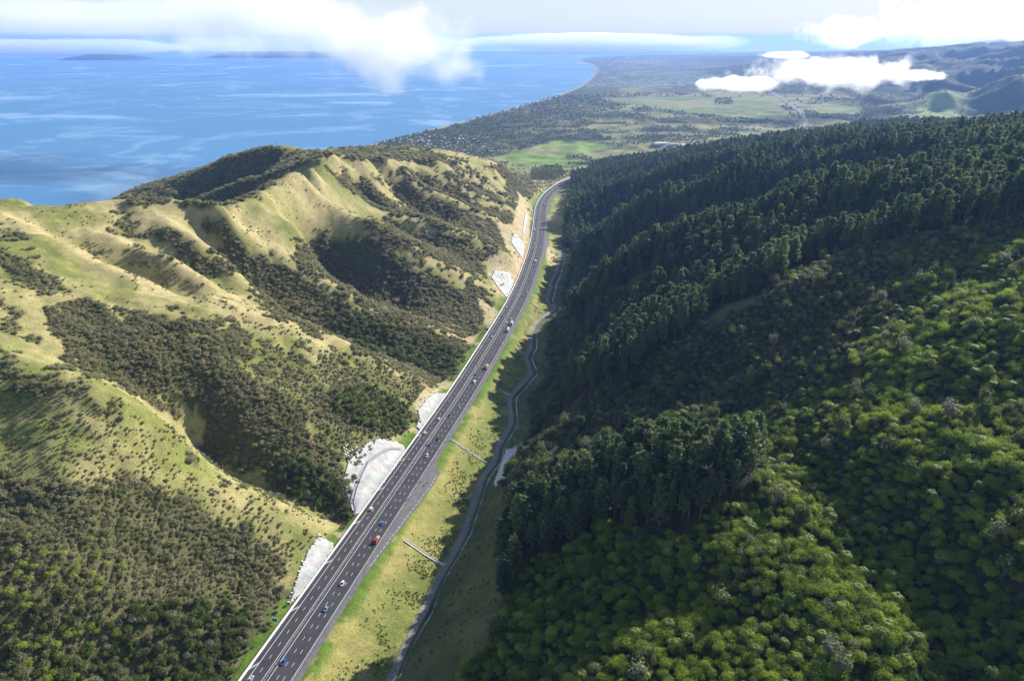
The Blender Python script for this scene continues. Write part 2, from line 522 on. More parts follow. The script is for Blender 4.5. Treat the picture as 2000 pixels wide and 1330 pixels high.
def mesh_obj(name, verts, faces, mats, parent=None, smooth_shade=False, mat_idx=None, link=True):
    me = bpy.data.meshes.new(name)
    verts = np.asarray(verts, np.float32)
    if isinstance(faces, np.ndarray) and faces.ndim == 2:
        k = faces.shape[1]
        me.vertices.add(len(verts))
        me.vertices.foreach_set('co', verts.ravel())
        me.loops.add(faces.size)
        me.loops.foreach_set('vertex_index', faces.ravel().astype(np.int32))
        me.polygons.add(len(faces))
        me.polygons.foreach_set('loop_start', np.arange(0, faces.size, k, dtype=np.int32))
        me.polygons.foreach_set('loop_total', np.full(len(faces), k, np.int32))
    else:
        me.from_pydata([tuple(v) for v in verts], [], [tuple(f) for f in faces])
    if mats is not None:
        for m in (mats if isinstance(mats, (list, tuple)) else [mats]):
            me.materials.append(m)
    if mat_idx is not None:
        me.polygons.foreach_set('material_index', np.asarray(mat_idx, np.int32))
    me.update(calc_edges=True)
    if smooth_shade:
        me.polygons.foreach_set('use_smooth', np.ones(len(me.polygons), bool))
    o = bpy.data.objects.new(name, me)
    if link:
        C.objects.link(o)
    if parent is not None:
        o.parent = parent
    return o

def tag(o, label=None, cat=None, group=None, kind=None):
    if label: o['label'] = label
    if cat: o['category'] = cat
    if group: o['group'] = group
    if kind: o['kind'] = kind
    return o

def empty(name, loc, rz=0.0):
    o = bpy.data.objects.new(name, None)
    C.objects.link(o)
    o.location = loc
    o.rotation_euler = (0, 0, rz)
    o.empty_display_size = 0.5
    return o

# ------------------------------------------------------------------ what covers the ground (outlines of the covers in the photograph, draped on the relief)
SCRUB = [   # polygon, density
 (0.93, [(-300, 925), (0, 925), (150, 915), (300, 950), (420, 990), (510, 1030), (545, 1075), (575, 1120), (520, 1230), (440, 1340), (440, 1500), (-300, 1500)]),
 (0.33, [(-300, 690), (0, 705), (120, 740), (240, 790), (330, 845), (420, 940), (600, 1015), (640, 1045), (585, 1110), (510, 1035), (420, 995), (300, 955), (150, 920), (0, 930), (-300, 930)]),
 (0.95, [(109, 613), (188, 594), (300, 598), (376, 628), (451, 632), (489, 670), (485, 711), (507, 748), (601, 763), (580, 850), (640, 900), (672, 960), (690, 1022), (640, 1005), (560, 965), (470, 930), (395, 880), (372, 816), (320, 775), (226, 741), (150, 715), (109, 670)]),
 (0.62, [(489, 660), (700, 700), (855, 752), (850, 765), (810, 775), (790, 855), (690, 875), (660, 900), (600, 850), (515, 755)]),
 (0.95, [(600, 770), (720, 750), (800, 790), (800, 855), (730, 850), (650, 815)]),
 (0.75, [(0, 450), (38, 493), (130, 530), (150, 560), (113, 583), (75, 575), (38, 538), (0, 515)]),
 (0.7, [(0, 568), (30, 600), (70, 645), (60, 670), (0, 650)]),
 (0.6, [(0, 700), (100, 735), (210, 765), (240, 795), (150, 790), (0, 770)]),
 (0.35, [(169, 467), (320, 508), (376, 553), (323, 560), (263, 527), (180, 493)]),
 (0.75, [(214, 414), (244, 421), (271, 440), (320, 452), (357, 478), (432, 508), (470, 545), (430, 548), (357, 519), (331, 493), (312, 467), (263, 459), (222, 444)]),
 (0.35, [(376, 553), (450, 590), (560, 640), (545, 650), (440, 600), (370, 580)]),
 (0.95, [(390, 430), (445, 452), (470, 476), (545, 512), (639, 566), (699, 592), (860, 652), (918, 672), (925, 700), (880, 745), (850, 745), (760, 712), (699, 687), (639, 650), (575, 630), (507, 570), (451, 514), (400, 460)]),
 (0.95, [(595, 470), (634, 456), (668, 466), (735, 460), (769, 490), (837, 527), (904, 553), (960, 570), (969, 594), (952, 638), (921, 655), (864, 642), (789, 621), (735, 601), (674, 571), (634, 550), (600, 525), (572, 490)]),
 (0.85, [(740, 425), (837, 450), (904, 468), (976, 492), (949, 510), (962, 554), (904, 538), (853, 514), (803, 487), (752, 457), (715, 434)]),
 (0.92, [(640, 330), (668, 335), (695, 350), (735, 372), (776, 395), (800, 410), (780, 418), (752, 414), (698, 391), (660, 360)]),
 (0.9, [(780, 415), (800, 402), (860, 425), (932, 440), (985, 462), (1018, 500), (1003, 500), (972, 481), (888, 450), (830, 435)]),
 (0.9, [(735, 336), (789, 358), (837, 380), (881, 402), (938, 425), (1000, 452), (1015, 470), (985, 470), (860, 420), (800, 405), (776, 380)]),
 (0.92, [(775, 328), (823, 341), (881, 365), (938, 392), (1002, 415), (1020, 440), (1004, 440), (938, 410), (881, 388), (837, 366), (790, 345)]),
 (0.92, [(850, 330), (900, 350), (955, 376), (1008, 396), (1022, 415), (1000, 402), (938, 380), (881, 352)]),
 (0.9, [(890, 330), (925, 335), (970, 365), (1012, 385), (1010, 392), (955, 362), (904, 340)]),
 (0.97, [(952, 322), (985, 330), (1025, 350), (1040, 362), (1036, 385), (1020, 395), (1008, 382), (985, 350)]),
 (0.85, [(225, 392), (330, 345), (420, 315), (500, 287), (545, 288), (560, 300), (650, 300), (640, 312), (560, 330), (520, 365), (470, 395), (430, 396)]),
 (1.0, [(640, 294), (690, 288), (790, 292), (900, 312), (925, 322), (870, 317), (750, 309), (650, 303)]),
]
LEFT_TREES = [
 [(-200, 1190), (100, 1160), (240, 1180), (420, 1180), (490, 1190), (440, 1400), (-200, 1400)],
 [(560, 890), (620, 905), (672, 955), (692, 1022), (640, 1004), (560, 960), (520, 920)],
 [(640, 775), (720, 752), (800, 795), (800, 852), (740, 848), (670, 815)],
 [(610, 606), (769, 640), (823, 660), (905, 690), (870, 745), (803, 712), (701, 680)],
]
LEFT_GREEN = [[(200, 960), (330, 970), (300, 1060), (200, 1060)], [(400, 1040), (500, 1060), (470, 1180), (380, 1120)]]
PINE_A = [(985, 1180), (1020, 1100), (1100, 1085), (1180, 1020), (1260, 1045), (1330, 1040), (1400, 995), (1475, 950), (1485, 905), (1400, 900), (1250, 905), (1100, 945), (1030, 990), (975, 1080), (968, 1150)]
PINE_B = [(1122, 790), (1165, 765), (1240, 735), (1290, 685), (1335, 662), (1440, 605), (1500, 565), (1570, 522), (1700, 482), (1850, 452), (2000, 430), (2600, 340), (2600, 100), (1500, 100), (1250, 260), (1130, 335),
          (1085, 385), (1085, 420), (1105, 450), (1105, 520), (1108, 600), (1118, 680), (1112, 740)]
PINE_GAPS = [[(1205, 580), (1232, 545), (1280, 525), (1288, 552), (1240, 592), (1212, 605)], [(1350, 640), (1400, 600), (1490, 572), (1480, 590), (1400, 632)]]
BARE_BANK = [(770, 1400), (870, 1150), (905, 1060), (945, 960), (985, 950), (990, 1000), (965, 1080), (985, 1180), (955, 1255), (880, 1345), (870, 1400)]
BARE_CUT = [
 [(931, 580), (945, 585), (975, 610), (952, 645)], [(945, 510), (962, 495), (1000, 505), (1025, 515), (1012, 560), (985, 585), (962, 556)], [(968, 436), (1000, 440), (1012, 388), (1034, 402), (1036, 430), (1028, 515), (1018, 522), (990, 490)],
 [(1008, 370), (1030, 395), (1036, 410), (1030, 470), (1018, 440), (1016, 400)], [(800, 840), (812, 830), (830, 838), (815, 845)], [(640, 1030), (655, 1040), (690, 1030), (665, 1055)], [(805, 790), (830, 758), (865, 760), (850, 770), (815, 805)],
 [(1070, 380), (1085, 360), (1115, 342), (1160, 315), (1175, 330), (1100, 352)], [(1070, 480), (1085, 490), (1092, 510), (1080, 520), (1068, 515)],
 [(1065, 420), (1090, 420), (1103, 432), (1075, 435)], [(985, 880), (1020, 862), (1060, 845), (1080, 838), (1040, 870), (1005, 905)],
]
FIELDS = [
 ((0.20, 0.30, 0.06), [(944, 313), (1010, 297), (1081, 275), (1164, 278), (1197, 289), (1142, 300), (1081, 302), (1153, 316), (1136, 324), (1026, 324), (966, 316)]),
 ((0.17, 0.22, 0.08), [(1164, 192), (1323, 190), (1505, 192), (1549, 231), (1450, 236), (1340, 220), (1208, 203)]),
 ((0.27, 0.25, 0.12), [(1340, 236), (1411, 247), (1384, 256), (1340, 247)]),
 ((0.22, 0.26, 0.10), [(1439, 258), (1510, 256), (1505, 269), (1450, 275)]),
 ((0.17, 0.24, 0.07), [(1210, 172), (1260, 176), (1235, 181), (1205, 178)]),
 ((0.27, 0.24, 0.14), [(1210, 118), (1300, 120), (1290, 126), (1220, 124)]),
 ((0.30, 0.29, 0.27), [(1274, 278), (1384, 283), (1373, 291), (1285, 289)]),
 ((0.19, 0.25, 0.08), [(1590, 205), (1670, 208), (1690, 222), (1600, 226)]),
 ((0.19, 0.25, 0.08), [(1170, 260), (1260, 262), (1240, 270), (1180, 268)]),
]
SPUR_LINES = [np.array([from_depth(*q)[:2] for q in pl]) for k, pl in SPURS.items() if k not in ('crest', 'knoll', 'peak', 'L1')]

def scrub_density(x, y, px, py):
    j = (fbm(x, y, 26, 3, 41) - 0.5)
    k = (fbm(x, y, 26, 3, 77) - 0.5)
    sc = np.clip(900 / np.maximum(y, 250), 0.3, 2.6)
    j2, k2 = fbm(x, y, 8, 2, 43) - 0.5, fbm(x, y, 8, 2, 79) - 0.5
    qx, qy = px + (j * 60 + j2 * 40) * sc, py + (k * 44 + k2 * 28) * sc
    d = np.zeros(x.shape)
    for v, poly in SCRUB:
        d = np.where(inside(poly, qx, qy), np.maximum(d, v), d)
    return d

def land_albedo(x, y, z, px, py, zc):
    """real colour of the ground cover (no light or shade)"""
    n1 = fbm(x, y, 90, 4, 51)
    n2 = fbm(x, y, 22, 4, 61)
    n3 = fbm(x, y, 6, 3, 71)
    tan_ = np.array([0.40, 0.34, 0.19])
    grn = np.array([0.20, 0.215, 0.070])
    scr = np.array([0.075, 0.078, 0.036])
    # lower on the slope and in hollows the grass stays greener
    g = smooth(0.36, 0.60, n1 * 0.5 + n2 * 0.5) * 0.72
    spur = np.full(x.shape, 1e9)
    nearl = (x < 60) & (y < 1950) & (y > 380)
    if nearl.any():
        for pl in SPUR_LINES:
            d, _, _ = polyline_dist(pl, x[nearl], y[nearl])
            spur[nearl] = np.minimum(spur[nearl], d)
    g = np.clip(g + 0.35 * smooth(14, 40, spur) * (spur < 1e8) - 0.35 * smooth(16, 4, spur), 0, 1)
    col = tan_ * (1 - g[..., None]) + grn * g[..., None]
    col = col * (0.75 + 0.5 * n3)[..., None]
    dens = scrub_density(x, y, px, py) * (y < 2700)
    w = smooth(0.2, 0.95, dens)[..., None] * 0.85
    col = col * (1 - w) + scr * w
    # right side of the valley: forest floor
    d, side, arc = polyline_dist(ROAD[::4], x, y)
    off = d * side
    trk, tside, _ = polyline_dist(TRACK, x, y)
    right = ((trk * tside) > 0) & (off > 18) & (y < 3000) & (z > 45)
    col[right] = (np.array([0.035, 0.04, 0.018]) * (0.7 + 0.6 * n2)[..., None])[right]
    bank = inside(BARE_BANK, px, py) & right | (right & (trk < 24))
    bk = np.array([0.12, 0.135, 0.06]) * (0.6 + 0.8 * n2)[..., None]
    col[bank] = bk[bank]
    slip = np.zeros(x.shape, bool)
    for pgn in PINE_GAPS:
        slip |= inside(pgn, px, py)
    slip &= right & (y < 1100)
    col[slip] = (np.array([0.12, 0.11, 0.05]) * (0.7 + 0.6 * n2)[..., None])[slip]
    # road fill: yellow-green grass with patches
    fill = (off > 16) & ~right & (y < 2300)
    along = smooth(0.40, 0.60, fbm(arc, off * 2.2, 38, 3, 83))
    along = 0.25 + 0.5 * along * (0.6 + 0.8 * n2)
    fc = np.array([0.34, 0.295, 0.125]) * along[..., None] + np.array([0.185, 0.215, 0.065]) * (1 - along)[..., None]
    low = smooth(30, 12, trk) * smooth(0.35, 0.6, n3)
    fc = fc * (1 - 0.6 * low)[..., None] + np.array([0.09, 0.12, 0.03]) * (0.6 * low)[..., None]
    fc = fc * (0.75 + 0.5 * n3)[..., None]
    col[fill] = fc[fill]
    verge = (d < 27) & (y < 2300) & ((off < 0) | (off < 25)) & (n2 > 0.3)
    vv = np.array([0.11, 0.18, 0.03]) * (0.7 + 0.6 * n3)[..., None]
    vw = np.where(off > 0, smooth(27, 21, d), smooth(25, 19, d))[..., None]
    col = np.where(verge[..., None], col * (1 - vw) + vv * vw, col)
    cut = np.zeros(x.shape, bool)
    for pgn in BARE_CUT:
        cut |= inside(pgn, px + (n3 - 0.5) * 6, py + (n2 - 0.5) * 6)
    cut &= (y < 3000)
    cc = np.array([0.42, 0.35, 0.23]) * (0.75 + 0.5 * n3)[..., None]
    col[cut] = cc[cut]
    # the plain and the far hills
    far = y > 2550
    m1 = fbm(x, y, 420, 5, 91)
    m2 = fbm(x, y, 130, 4, 95)
    dn = smooth(0.40, 0.62, 0.5 * m1 + 0.5 * m2)
    pc = np.array([0.045, 0.058, 0.03]) * (1 - dn)[..., None] + np.array([0.25, 0.245, 0.115]) * dn[..., None]
    cd, cs, _ = polyline_dist(COAST, x, y)
    bush = smooth(900, 250, cd)
    pc = pc * (1 - 0.7 * bush)[..., None] + np.array([0.04, 0.05, 0.022]) * (0.7 * bush)[..., None]
    town = smooth(7500, 9500, y)[..., None]
    tcol = np.array([0.06, 0.068, 0.045]) * (0.6 + 0.8 * m2)[..., None] + 0.16 * smooth(0.55, 0.72, fbm(x, y, 160, 4, 99))[..., None]
    pc = pc * (1 - town) + tcol * town
    for c, pgn in FIELDS:
        f = inside(pgn, px + (m2 - 0.5) * 14, py + (n1 - 0.5) * 3) & far & (z < 60)
        fv = smooth(0.66, 0.52, m2)[..., None]
        pc[f] = ((np.array(c) * (0.55 + 0.9 * m2)[..., None] * (0.8 + 0.4 * n2)[..., None]) * fv + pc * (1 - fv))[f]
    hill = smooth(35, 75, z)[..., None] * smooth(2900, 3300, y)[..., None]
    hg = smooth(0.38, 0.55, m1)[..., None] * smooth(5900, 5200, y)[..., None]
    hc = np.array([0.028, 0.042, 0.02]) * (1 - hg) + np.array([0.21, 0.28, 0.085]) * hg
    pc = pc * (1 - hill) + hc * hill
    sand = smooth(60, 25, cd) * (cs > 0)
    pc = pc * (1 - sand)[..., None] + np.array([0.40, 0.36, 0.28]) * sand[..., None]
    fw = smooth(2550, 2750, y)[..., None]
    fw = np.where(right[..., None], 0, fw)
    return col * (1 - fw) + pc * fw

# ------------------------------------------------------------------ terrain: one sheet to the horizon
NR, NC = 800, 760
_yr = 220 * np.exp(np.linspace(0, math.log(28150 / 220), NR)) - 150
_uc = np.linspace(-1.12, 1.28, NC)
TY, TU = np.meshgrid(_yr, _uc, indexing='ij')
TX = TU * (TY + 250)
TZ = height_far(TX, TY)
_px, _py, _pz = project(TX, TY, TZ)
_alb = land_albedo(TX, TY, TZ, _px, _py, _pz)
_i = np.arange(NR * NC).reshape(NR, NC)
_f = np.stack([_i[:-1, :-1], _i[:-1, 1:], _i[1:, 1:], _i[1:, :-1]], -1).reshape(-1, 4)

m_land, nt, p = new_mat('land')
ca = nt.nodes.new('ShaderNodeVertexColor')
ca.layer_name = 'cover'
pos = position(nt)
na = noise(nt, 0.9, 5, 0.7, pos)
nb = noise(nt, 0.16, 4, 0.65, pos)
r1 = ramp(nt, na.outputs[0], [(0.28, (0.45, 0.47, 0.42)), (0.5, (1, 1, 1)), (0.75, (1.5, 1.4, 1.25))])
r2 = ramp(nt, nb.outputs[0], [(0.3, (0.72, 0.8, 0.65)), (0.7, (1.2, 1.12, 1.05))])
c1 = mixc(nt, ca.outputs[0], r1.outputs[0], 1.0, 'MULTIPLY')
c2 = mixc(nt, c1, r2.outputs[0], 1.0, 'MULTIPLY')
nt.links.new(c2, p.inputs['Base Color'])
p.inputs['Roughness'].default_value = 0.95
p.inputs['Specular IOR Level'].default_value = 0.15
bp = N(nt, 'ShaderNodeBump', Strength=0.7, Distance=0.8)
nt.links.new(na.outputs[0], bp.inputs['Height'])
nt.links.new(bp.outputs[0], p.inputs['Normal'])
terrain = mesh_obj('terrain', np.stack([TX, TY, TZ], -1).reshape(-1, 3), _f, m_land, smooth_shade=True)
ca_ = terrain.data.color_attributes.new('cover', 'FLOAT_COLOR', 'POINT')
ca_.data.foreach_set('color', np.concatenate([_alb.reshape(-1, 3), np.ones((NR * NC, 1))], 1).astype(np.float32).ravel())
tag(terrain, kind='structure')

_dl = math.log(28150 / 220) / (NR - 1)
_du = (1.28 + 1.12) / (NC - 1)
def height(x, y):
    """height of the terrain sheet itself"""
    x = np.asarray(x, float); y = np.asarray(y, float)
    fr = np.clip(np.log(np.maximum(y + 150, 1) / 220) / _dl, 0, NR - 1.001)
    fc = np.clip((x / (y + 250) + 1.12) / _du, 0, NC - 1.001)
    i, j = fr.astype(int), fc.astype(int)
    yi, yj = _yr[i], _yr[i + 1]
    a = np.clip((y - yi) / (yj - yi), 0, 1); b = fc - j
    return (TZ[i, j] * (1 - b) + TZ[i, j + 1] * b) * (1 - a) + (TZ[i + 1, j] * (1 - b) + TZ[i + 1, j + 1] * b) * a

# ------------------------------------------------------------------ sea
m_sea, nt, p = new_mat('sea_water')
pos = position(nt)
mp = N(nt, 'ShaderNodeMapping')
mp.inputs['Scale'].default_value = (0.75, 0.8, 1.0)
mp.inputs['Rotation'].default_value = (0, 0, R(-24))
nt.links.new(pos, mp.inputs['Vector'])
wv = noise(nt, 0.0005, 2, 0.5, mp.outputs[0])
wm = nt.nodes.new('ShaderNodeVectorMath'); wm.operation = 'MULTIPLY_ADD'
nt.links.new(wv.outputs['Color'], wm.inputs[0])
wm.inputs[1].default_value = (2600, 1500, 0)
nt.links.new(mp.outputs[0], wm.inputs[2])
sl = noise(nt, 0.0011, 6, 0.62, wm.outputs[0])
sr_ = ramp(nt, sl.outputs[0], [(0.55, (0, 0, 0)), (0.62, (1, 1, 1))])
sl2 = noise(nt, 0.0042, 5, 0.6, wm.outputs[0])
sr2 = ramp(nt, sl2.outputs[0], [(0.56, (0, 0, 0)), (0.63, (1, 1, 1))])
sm = N(nt, 'ShaderNodeMath', operation='MAXIMUM')
nt.links.new(sr_.outputs[0], sm.inputs[0]); 
fil = noise(nt, 0.0007, 3, 0.55, wm.outputs[0])
fa = N(nt, 'ShaderNodeMath', operation='SUBTRACT'); nt.links.new(fil.outputs[0], fa.inputs[0]); fa.inputs[1].default_value = 0.5
fb = N(nt, 'ShaderNodeMath', operation='ABSOLUTE'); nt.links.new(fa.outputs[0], fb.inputs[0])
fr_ = ramp(nt, fb.outputs[0], [(0.0, (1, 1, 1)), (0.017, (0, 0, 0))])
sm2 = N(nt, 'ShaderNodeMath', operation='MAXIMUM'); nt.links.new(fr_.outputs[0], sm2.inputs[0]); nt.links.new(sm.outputs[0], sm2.inputs[1])
s5 = N(nt, 'ShaderNodeMath', operation='MULTIPLY'); s5.inputs[1].default_value = 0.55
nt.links.new(sr2.outputs[0], s5.inputs[0]); nt.links.new(s5.outputs[0], sm.inputs[1])
cs_ = mixc(nt, (0.052, 0.20, 0.385), (0.13, 0.31, 0.49), sm2.outputs[0])
nt.links.new(cs_, p.inputs['Base Color'])
rr = N(nt, 'ShaderNodeMapRange'); nt.links.new(sm.outputs[0], rr.inputs[0])
rr.inputs[3].default_value = 0.38; rr.inputs[4].default_value = 0.2
nt.links.new(rr.outputs[0], p.inputs['Roughness'])
p.inputs['IOR'].default_value = 1.33
rip = noise(nt, 0.05, 4, 0.6, pos)
bp = N(nt, 'ShaderNodeBump', Strength=0.35, Distance=2.0)
nt.links.new(rip.outputs[0], bp.inputs['Height']); nt.links.new(bp.outputs[0], p.inputs['Normal'])
sea = mesh_obj('sea', [(-46000, -2500, 0), (46000, -2500, 0), (46000, 28000, 0), (-46000, 28000, 0)], [(0, 1, 2, 3)], m_sea)
tag(sea, kind='structure')

# ------------------------------------------------------------------ motorway
def strip(name, s0, s1, offs, ups, mat, step=5.0, parent=None, kind=None, thick=0.0):
    s = np.arange(s0, s1 + 0.1, step)
    P = [road_at(s, o(s) if callable(o) else o, u) for o, u in zip(offs, ups)]
    V = np.stack(P, 1)
    n, k = V.shape[:2]
    idx = np.arange(n * k).reshape(n, k)
    f = np.stack([idx[:-1, :-1], idx[:-1, 1:], idx[1:, 1:], idx[1:, :-1]], -1).reshape(-1, 4)
    o = mesh_obj(name, V.reshape(-1, 3), f, mat, parent)
    if kind: o['kind'] = kind
    return o

S_END = (len(RX) - 3) * S_STEP
S_DASH = S_T0
def bay_out(s):
    k = (s - S_T0) / 10.0
    return 17.6 + 8.5 * np.interp(k, [9, 20.5, 22.6, 24.2], [0, 1, 1, 0]) + 5 * np.interp(k, [96, 112, 116, 118], [0, 1, 1, 0]) + (fbm(s, s * 0, 9, 2, 5) - .5) * .8

m_asph, nt, p = new_mat('asphalt')
pos = position(nt)
n1_ = noise(nt, 0.09, 5, 0.6, pos); n2_ = noise(nt, 1.5, 3, 0.6, pos)
ra = ramp(nt, n1_.outputs[0], [(0.3, (0.038, 0.036, 0.045)), (0.7, (0.060, 0.057, 0.066))])
rb = ramp(nt, n2_.outputs[0], [(0.2, (0.85,) * 3), (0.8, (1.12,) * 3)])
nt.links.new(mixc(nt, ra.outputs[0], rb.outputs[0], 1.0, 'MULTIPLY'), p.inputs['Base Color'])
p.inputs['Roughness'].default_value = 0.85
p.inputs['Specular IOR Level'].default_value = 0.3
m_chip = simple('chip_seal', (0.135, 0.13, 0.14), 0.9, 0.25, 0.25)
m_paint = simple('road_paint', (0.80, 0.79, 0.76), 0.6, 0.08, 1.0)
m_conc = simple('concrete', (0.62, 0.60, 0.57), 0.8, 0.15, 0.3)

road = strip('road', 0, S_END, [-13.0, 0, 14.6], [0, 0.02, 0], m_asph); tag(road, kind='structure')
shoulder = strip('road_shoulder', 0, S_END, [14.6, bay_out], [-0.03, -0.10], m_chip, 2.5); tag(shoulder, kind='structure')

def boxes_along(items, w, up=0.03):
    """thin painted quads: (s0, s1, offset, offset at end)"""
    V, Fc = [], []
    for s0, s1, o0, o1 in items:
        n = max(1, int((s1 - s0) / 10))
        for i in range(n):
            a, b = s0 + (s1 - s0) * i / n, s0 + (s1 - s0) * (i + 1) / n
            oa, ob = o0 + (o1 - o0) * i / n, o0 + (o1 - o0) * (i + 1) / n
            k = len(V)
            V += [road_at(a, oa - w / 2, up), road_at(a, oa + w / 2, up), road_at(b, ob + w / 2, up), road_at(b, ob - w / 2, up)]
            Fc.append((k, k + 1, k + 2, k + 3))
    return V, Fc

ks = np.arange(-26, 220)
dash = []
for k in ks:
    s = S_DASH + 10 * k
    if 5 < s < S_END - 10:
        dash += [(s - 1.6, s + 1.6, 5.5, 5.5), (s - 1.6, s + 1.6, 9.0, 9.0), (s + 1.5, s + 4.7, -5.4, -5.4)]
V, Fc = boxes_along(dash, 0.18)
tag(mesh_obj('lane_dashes', V, Fc, m_paint), kind='structure')
V, Fc = boxes_along([(2, S_END, o, o) for o in (-9.0, -1.5, 1.5, 13.2)], 0.24)
tag(mesh_obj('edge_lines', V, Fc, m_paint), kind='structure')
V, Fc = [], []
for k in np.arange(10.0, 22.4, 0.5):
    a, b = S_T0 + 10 * k, S_T0 + 10 * (k + 0.32)
    n = len(V)
    oa, ob = float(bay_out(np.array([a]))[0]) - 1.6, float(bay_out(np.array([b]))[0]) - 1.6
    V += [road_at(a, oa - .12, -.02), road_at(a, oa + .12, -.02), road_at(b, ob + .12, -.02), road_at(b, ob - .12, -.02)]
    Fc.append((n, n + 1, n + 2, n + 3))
tag(mesh_obj('bay_line', V, Fc, m_paint), kind='structure')
bay = []
s = S_T0 + 3
while s < S_T0 + 1500:
    bay.append((s, s + 5.0, -12.3, -9.1)); bay.append((s - 1.2, s + 3.8, -12.3, -9.1)) if (s - S_T0) < 300 else None
    s += 47.0
V, Fc = boxes_along(bay, 0.28)
tag(mesh_obj('shoulder_bars', V, Fc, m_paint), kind='structure')

# ------------------------------------------------------------------ air
def air(dens):
    m = bpy.data.materials.new('air'); m.use_nodes = True
    nt = m.node_tree
    nt.nodes.remove(nt.nodes['Principled BSDF'])
    v = nt.nodes.new('ShaderNodeVolumePrincipled')
    v.inputs['Color'].default_value = (0.28, 0.48, 1.0, 1)
    v.inputs['Density'].default_value = dens
    v.inputs['Anisotropy'].default_value = 0.25
    nt.links.new(v.outputs[0], nt.nodes['Material Output'].inputs['Volume'])
    return m
HX, HY0, HY1, HZ0, HZ1 = 47000, -3000, 47000, -60, 520
hv = [(sx * HX, yy, zz) for zz in (HZ0, HZ1) for (sx, yy) in ((-1, HY0), (1, HY0), (1, HY1), (-1, HY1))]
haze = mesh_obj('haze', hv, [(3, 2, 1, 0), (4, 5, 6, 7), (0, 1, 5, 4), (1, 2, 6, 5), (2, 3, 7, 6), (3, 0, 4, 7)], air(3.8e-5))
tag(haze, kind='stuff')

# ------------------------------------------------------------------ plants: meshes
def leaf_mat(name, c0, c1, trans=0.3, dry=None):
    m, nt, p = new_mat(name)
    oi = nt.nodes.new('ShaderNodeObjectInfo')
    g = nt.nodes.new('ShaderNodeNewGeometry')
    nz = noise(nt, 0.9, 3, 0.6, g.outputs['Position'])
    ri = nt.nodes.new('ShaderNodeMath'); ri.operation = 'MULTIPLY_ADD'
    nt.links.new(nz.outputs[0], ri.inputs[0]); ri.inputs[1].default_value = 0.45
    r2 = nt.nodes.new('ShaderNodeMath'); r2.operation = 'MULTIPLY'; r2.inputs[1].default_value = 0.75
    nt.links.new(oi.outputs['Random'], r2.inputs[0]); nt.links.new(r2.outputs[0], ri.inputs[2])
    stops = [(0.15, c0), (0.95, c1)] if dry is None else [(0.12, c0), (0.75, c1), (0.93, dry)]
    r = ramp(nt, ri.outputs[0], stops)
    nt.links.new(r.outputs[0], p.inputs['Base Color'])
    p.inputs['Roughness'].default_value = 0.55
    p.inputs['Specular IOR Level'].default_value = 0.25
    tr = nt.nodes.new('ShaderNodeBsdfTranslucent')
    nt.links.new(r.outputs[0], tr.inputs['Color'])
    mx = nt.nodes.new('ShaderNodeMixShader'); mx.inputs[0].default_value = trans
    nt.links.new(p.outputs[0], mx.inputs[1]); nt.links.new(tr.outputs[0], mx.inputs[2])
    nt.links.new(mx.outputs[0], nt.nodes['Material Output'].inputs[0])
    return m

M_PINE = leaf_mat('pine_needles', (0.035, 0.080, 0.040), (0.18, 0.235, 0.080), 0.45)
M_BARK = simple('bark', (0.16, 0.12, 0.11), 0.9, 0.3, 1.5)
M_GREEN = leaf_mat('bright_leaves', (0.045, 0.11, 0.012), (0.33, 0.42, 0.045), 0.5)
M_DARK = leaf_mat('dark_leaves', (0.055, 0.085, 0.024), (0.165, 0.20, 0.055), 0.42, (0.24, 0.24, 0.16))
M_SCRUB = leaf_mat('scrub_leaves', (0.16, 0.172, 0.08), (0.34, 0.335, 0.175), 0.5, (0.42, 0.36, 0.23))
M_TUSS = leaf_mat('tussock_blades', (0.17, 0.22, 0.06), (0.34, 0.36, 0.11), 0.55)
M_FERN = leaf_mat('fern_fronds', (0.13, 0.19, 0.02), (0.25, 0.30, 0.04), 0.4)

def tris_from(centres, normals, size, rs, jitter=0.6, aspect=1.0, updir=None):
    """leaf clumps: one triangle each, roughly facing its normal"""
    n = len(centres)
    nn = normals + rs.normal(0, jitter, (n, 3))
    nn /= np.linalg.norm(nn, axis=1)[:, None] + 1e-9
    a = rs.normal(0, 1, (n, 3)) if updir is None else updir + rs.normal(0, 0.25, (n, 3))
    t = a - nn * (a * nn).sum(1)[:, None]
    t /= np.linalg.norm(t, axis=1)[:, None] + 1e-9
    b = np.cross(nn, t)
    sz = (size * rs.uniform(0.7, 1.35, n))[:, None]
    v0 = centres + t * sz * aspect
    v1 = centres - t * sz * 0.55 * aspect + b * sz * 0.8
    v2 = centres - t * sz * 0.55 * aspect - b * sz * 0.8
    V = np.stack([v0, v1, v2], 1).reshape(-1, 3)
    return V, np.arange(3 * n).reshape(n, 3)

def dome_dirs(n, rs, low=-0.35):
    z = rs.uniform(low, 1, n)
    a = rs.uniform(0, 2 * math.pi, n)
    r = np.sqrt(1 - z * z)
    return np.stack([r * np.cos(a), r * np.sin(a), z], 1)

def join(parts):
    V, Fc, k = [], [], 0
    for v, f in parts:
        V.append(v); Fc.append(f + k); k += len(v)
    return np.concatenate(V), np.concatenate(Fc)

def tube(path, radii, n=6):
    V, Fc = [], []
    path = np.asarray(path, float)
    for i, p in enumerate(path):
        for j in range(n):
            a = 2 * math.pi * j / n
            V.append(p + np.array([math.cos(a), math.sin(a), 0]) * radii[i])
    for i in range(len(path) - 1):
        for j in range(n):
            a, b = i * n + j, i * n + (j + 1) % n
            Fc += [(a, b, b + n), (a, b + n, a + n)]
    return np.array(V), np.array(Fc)

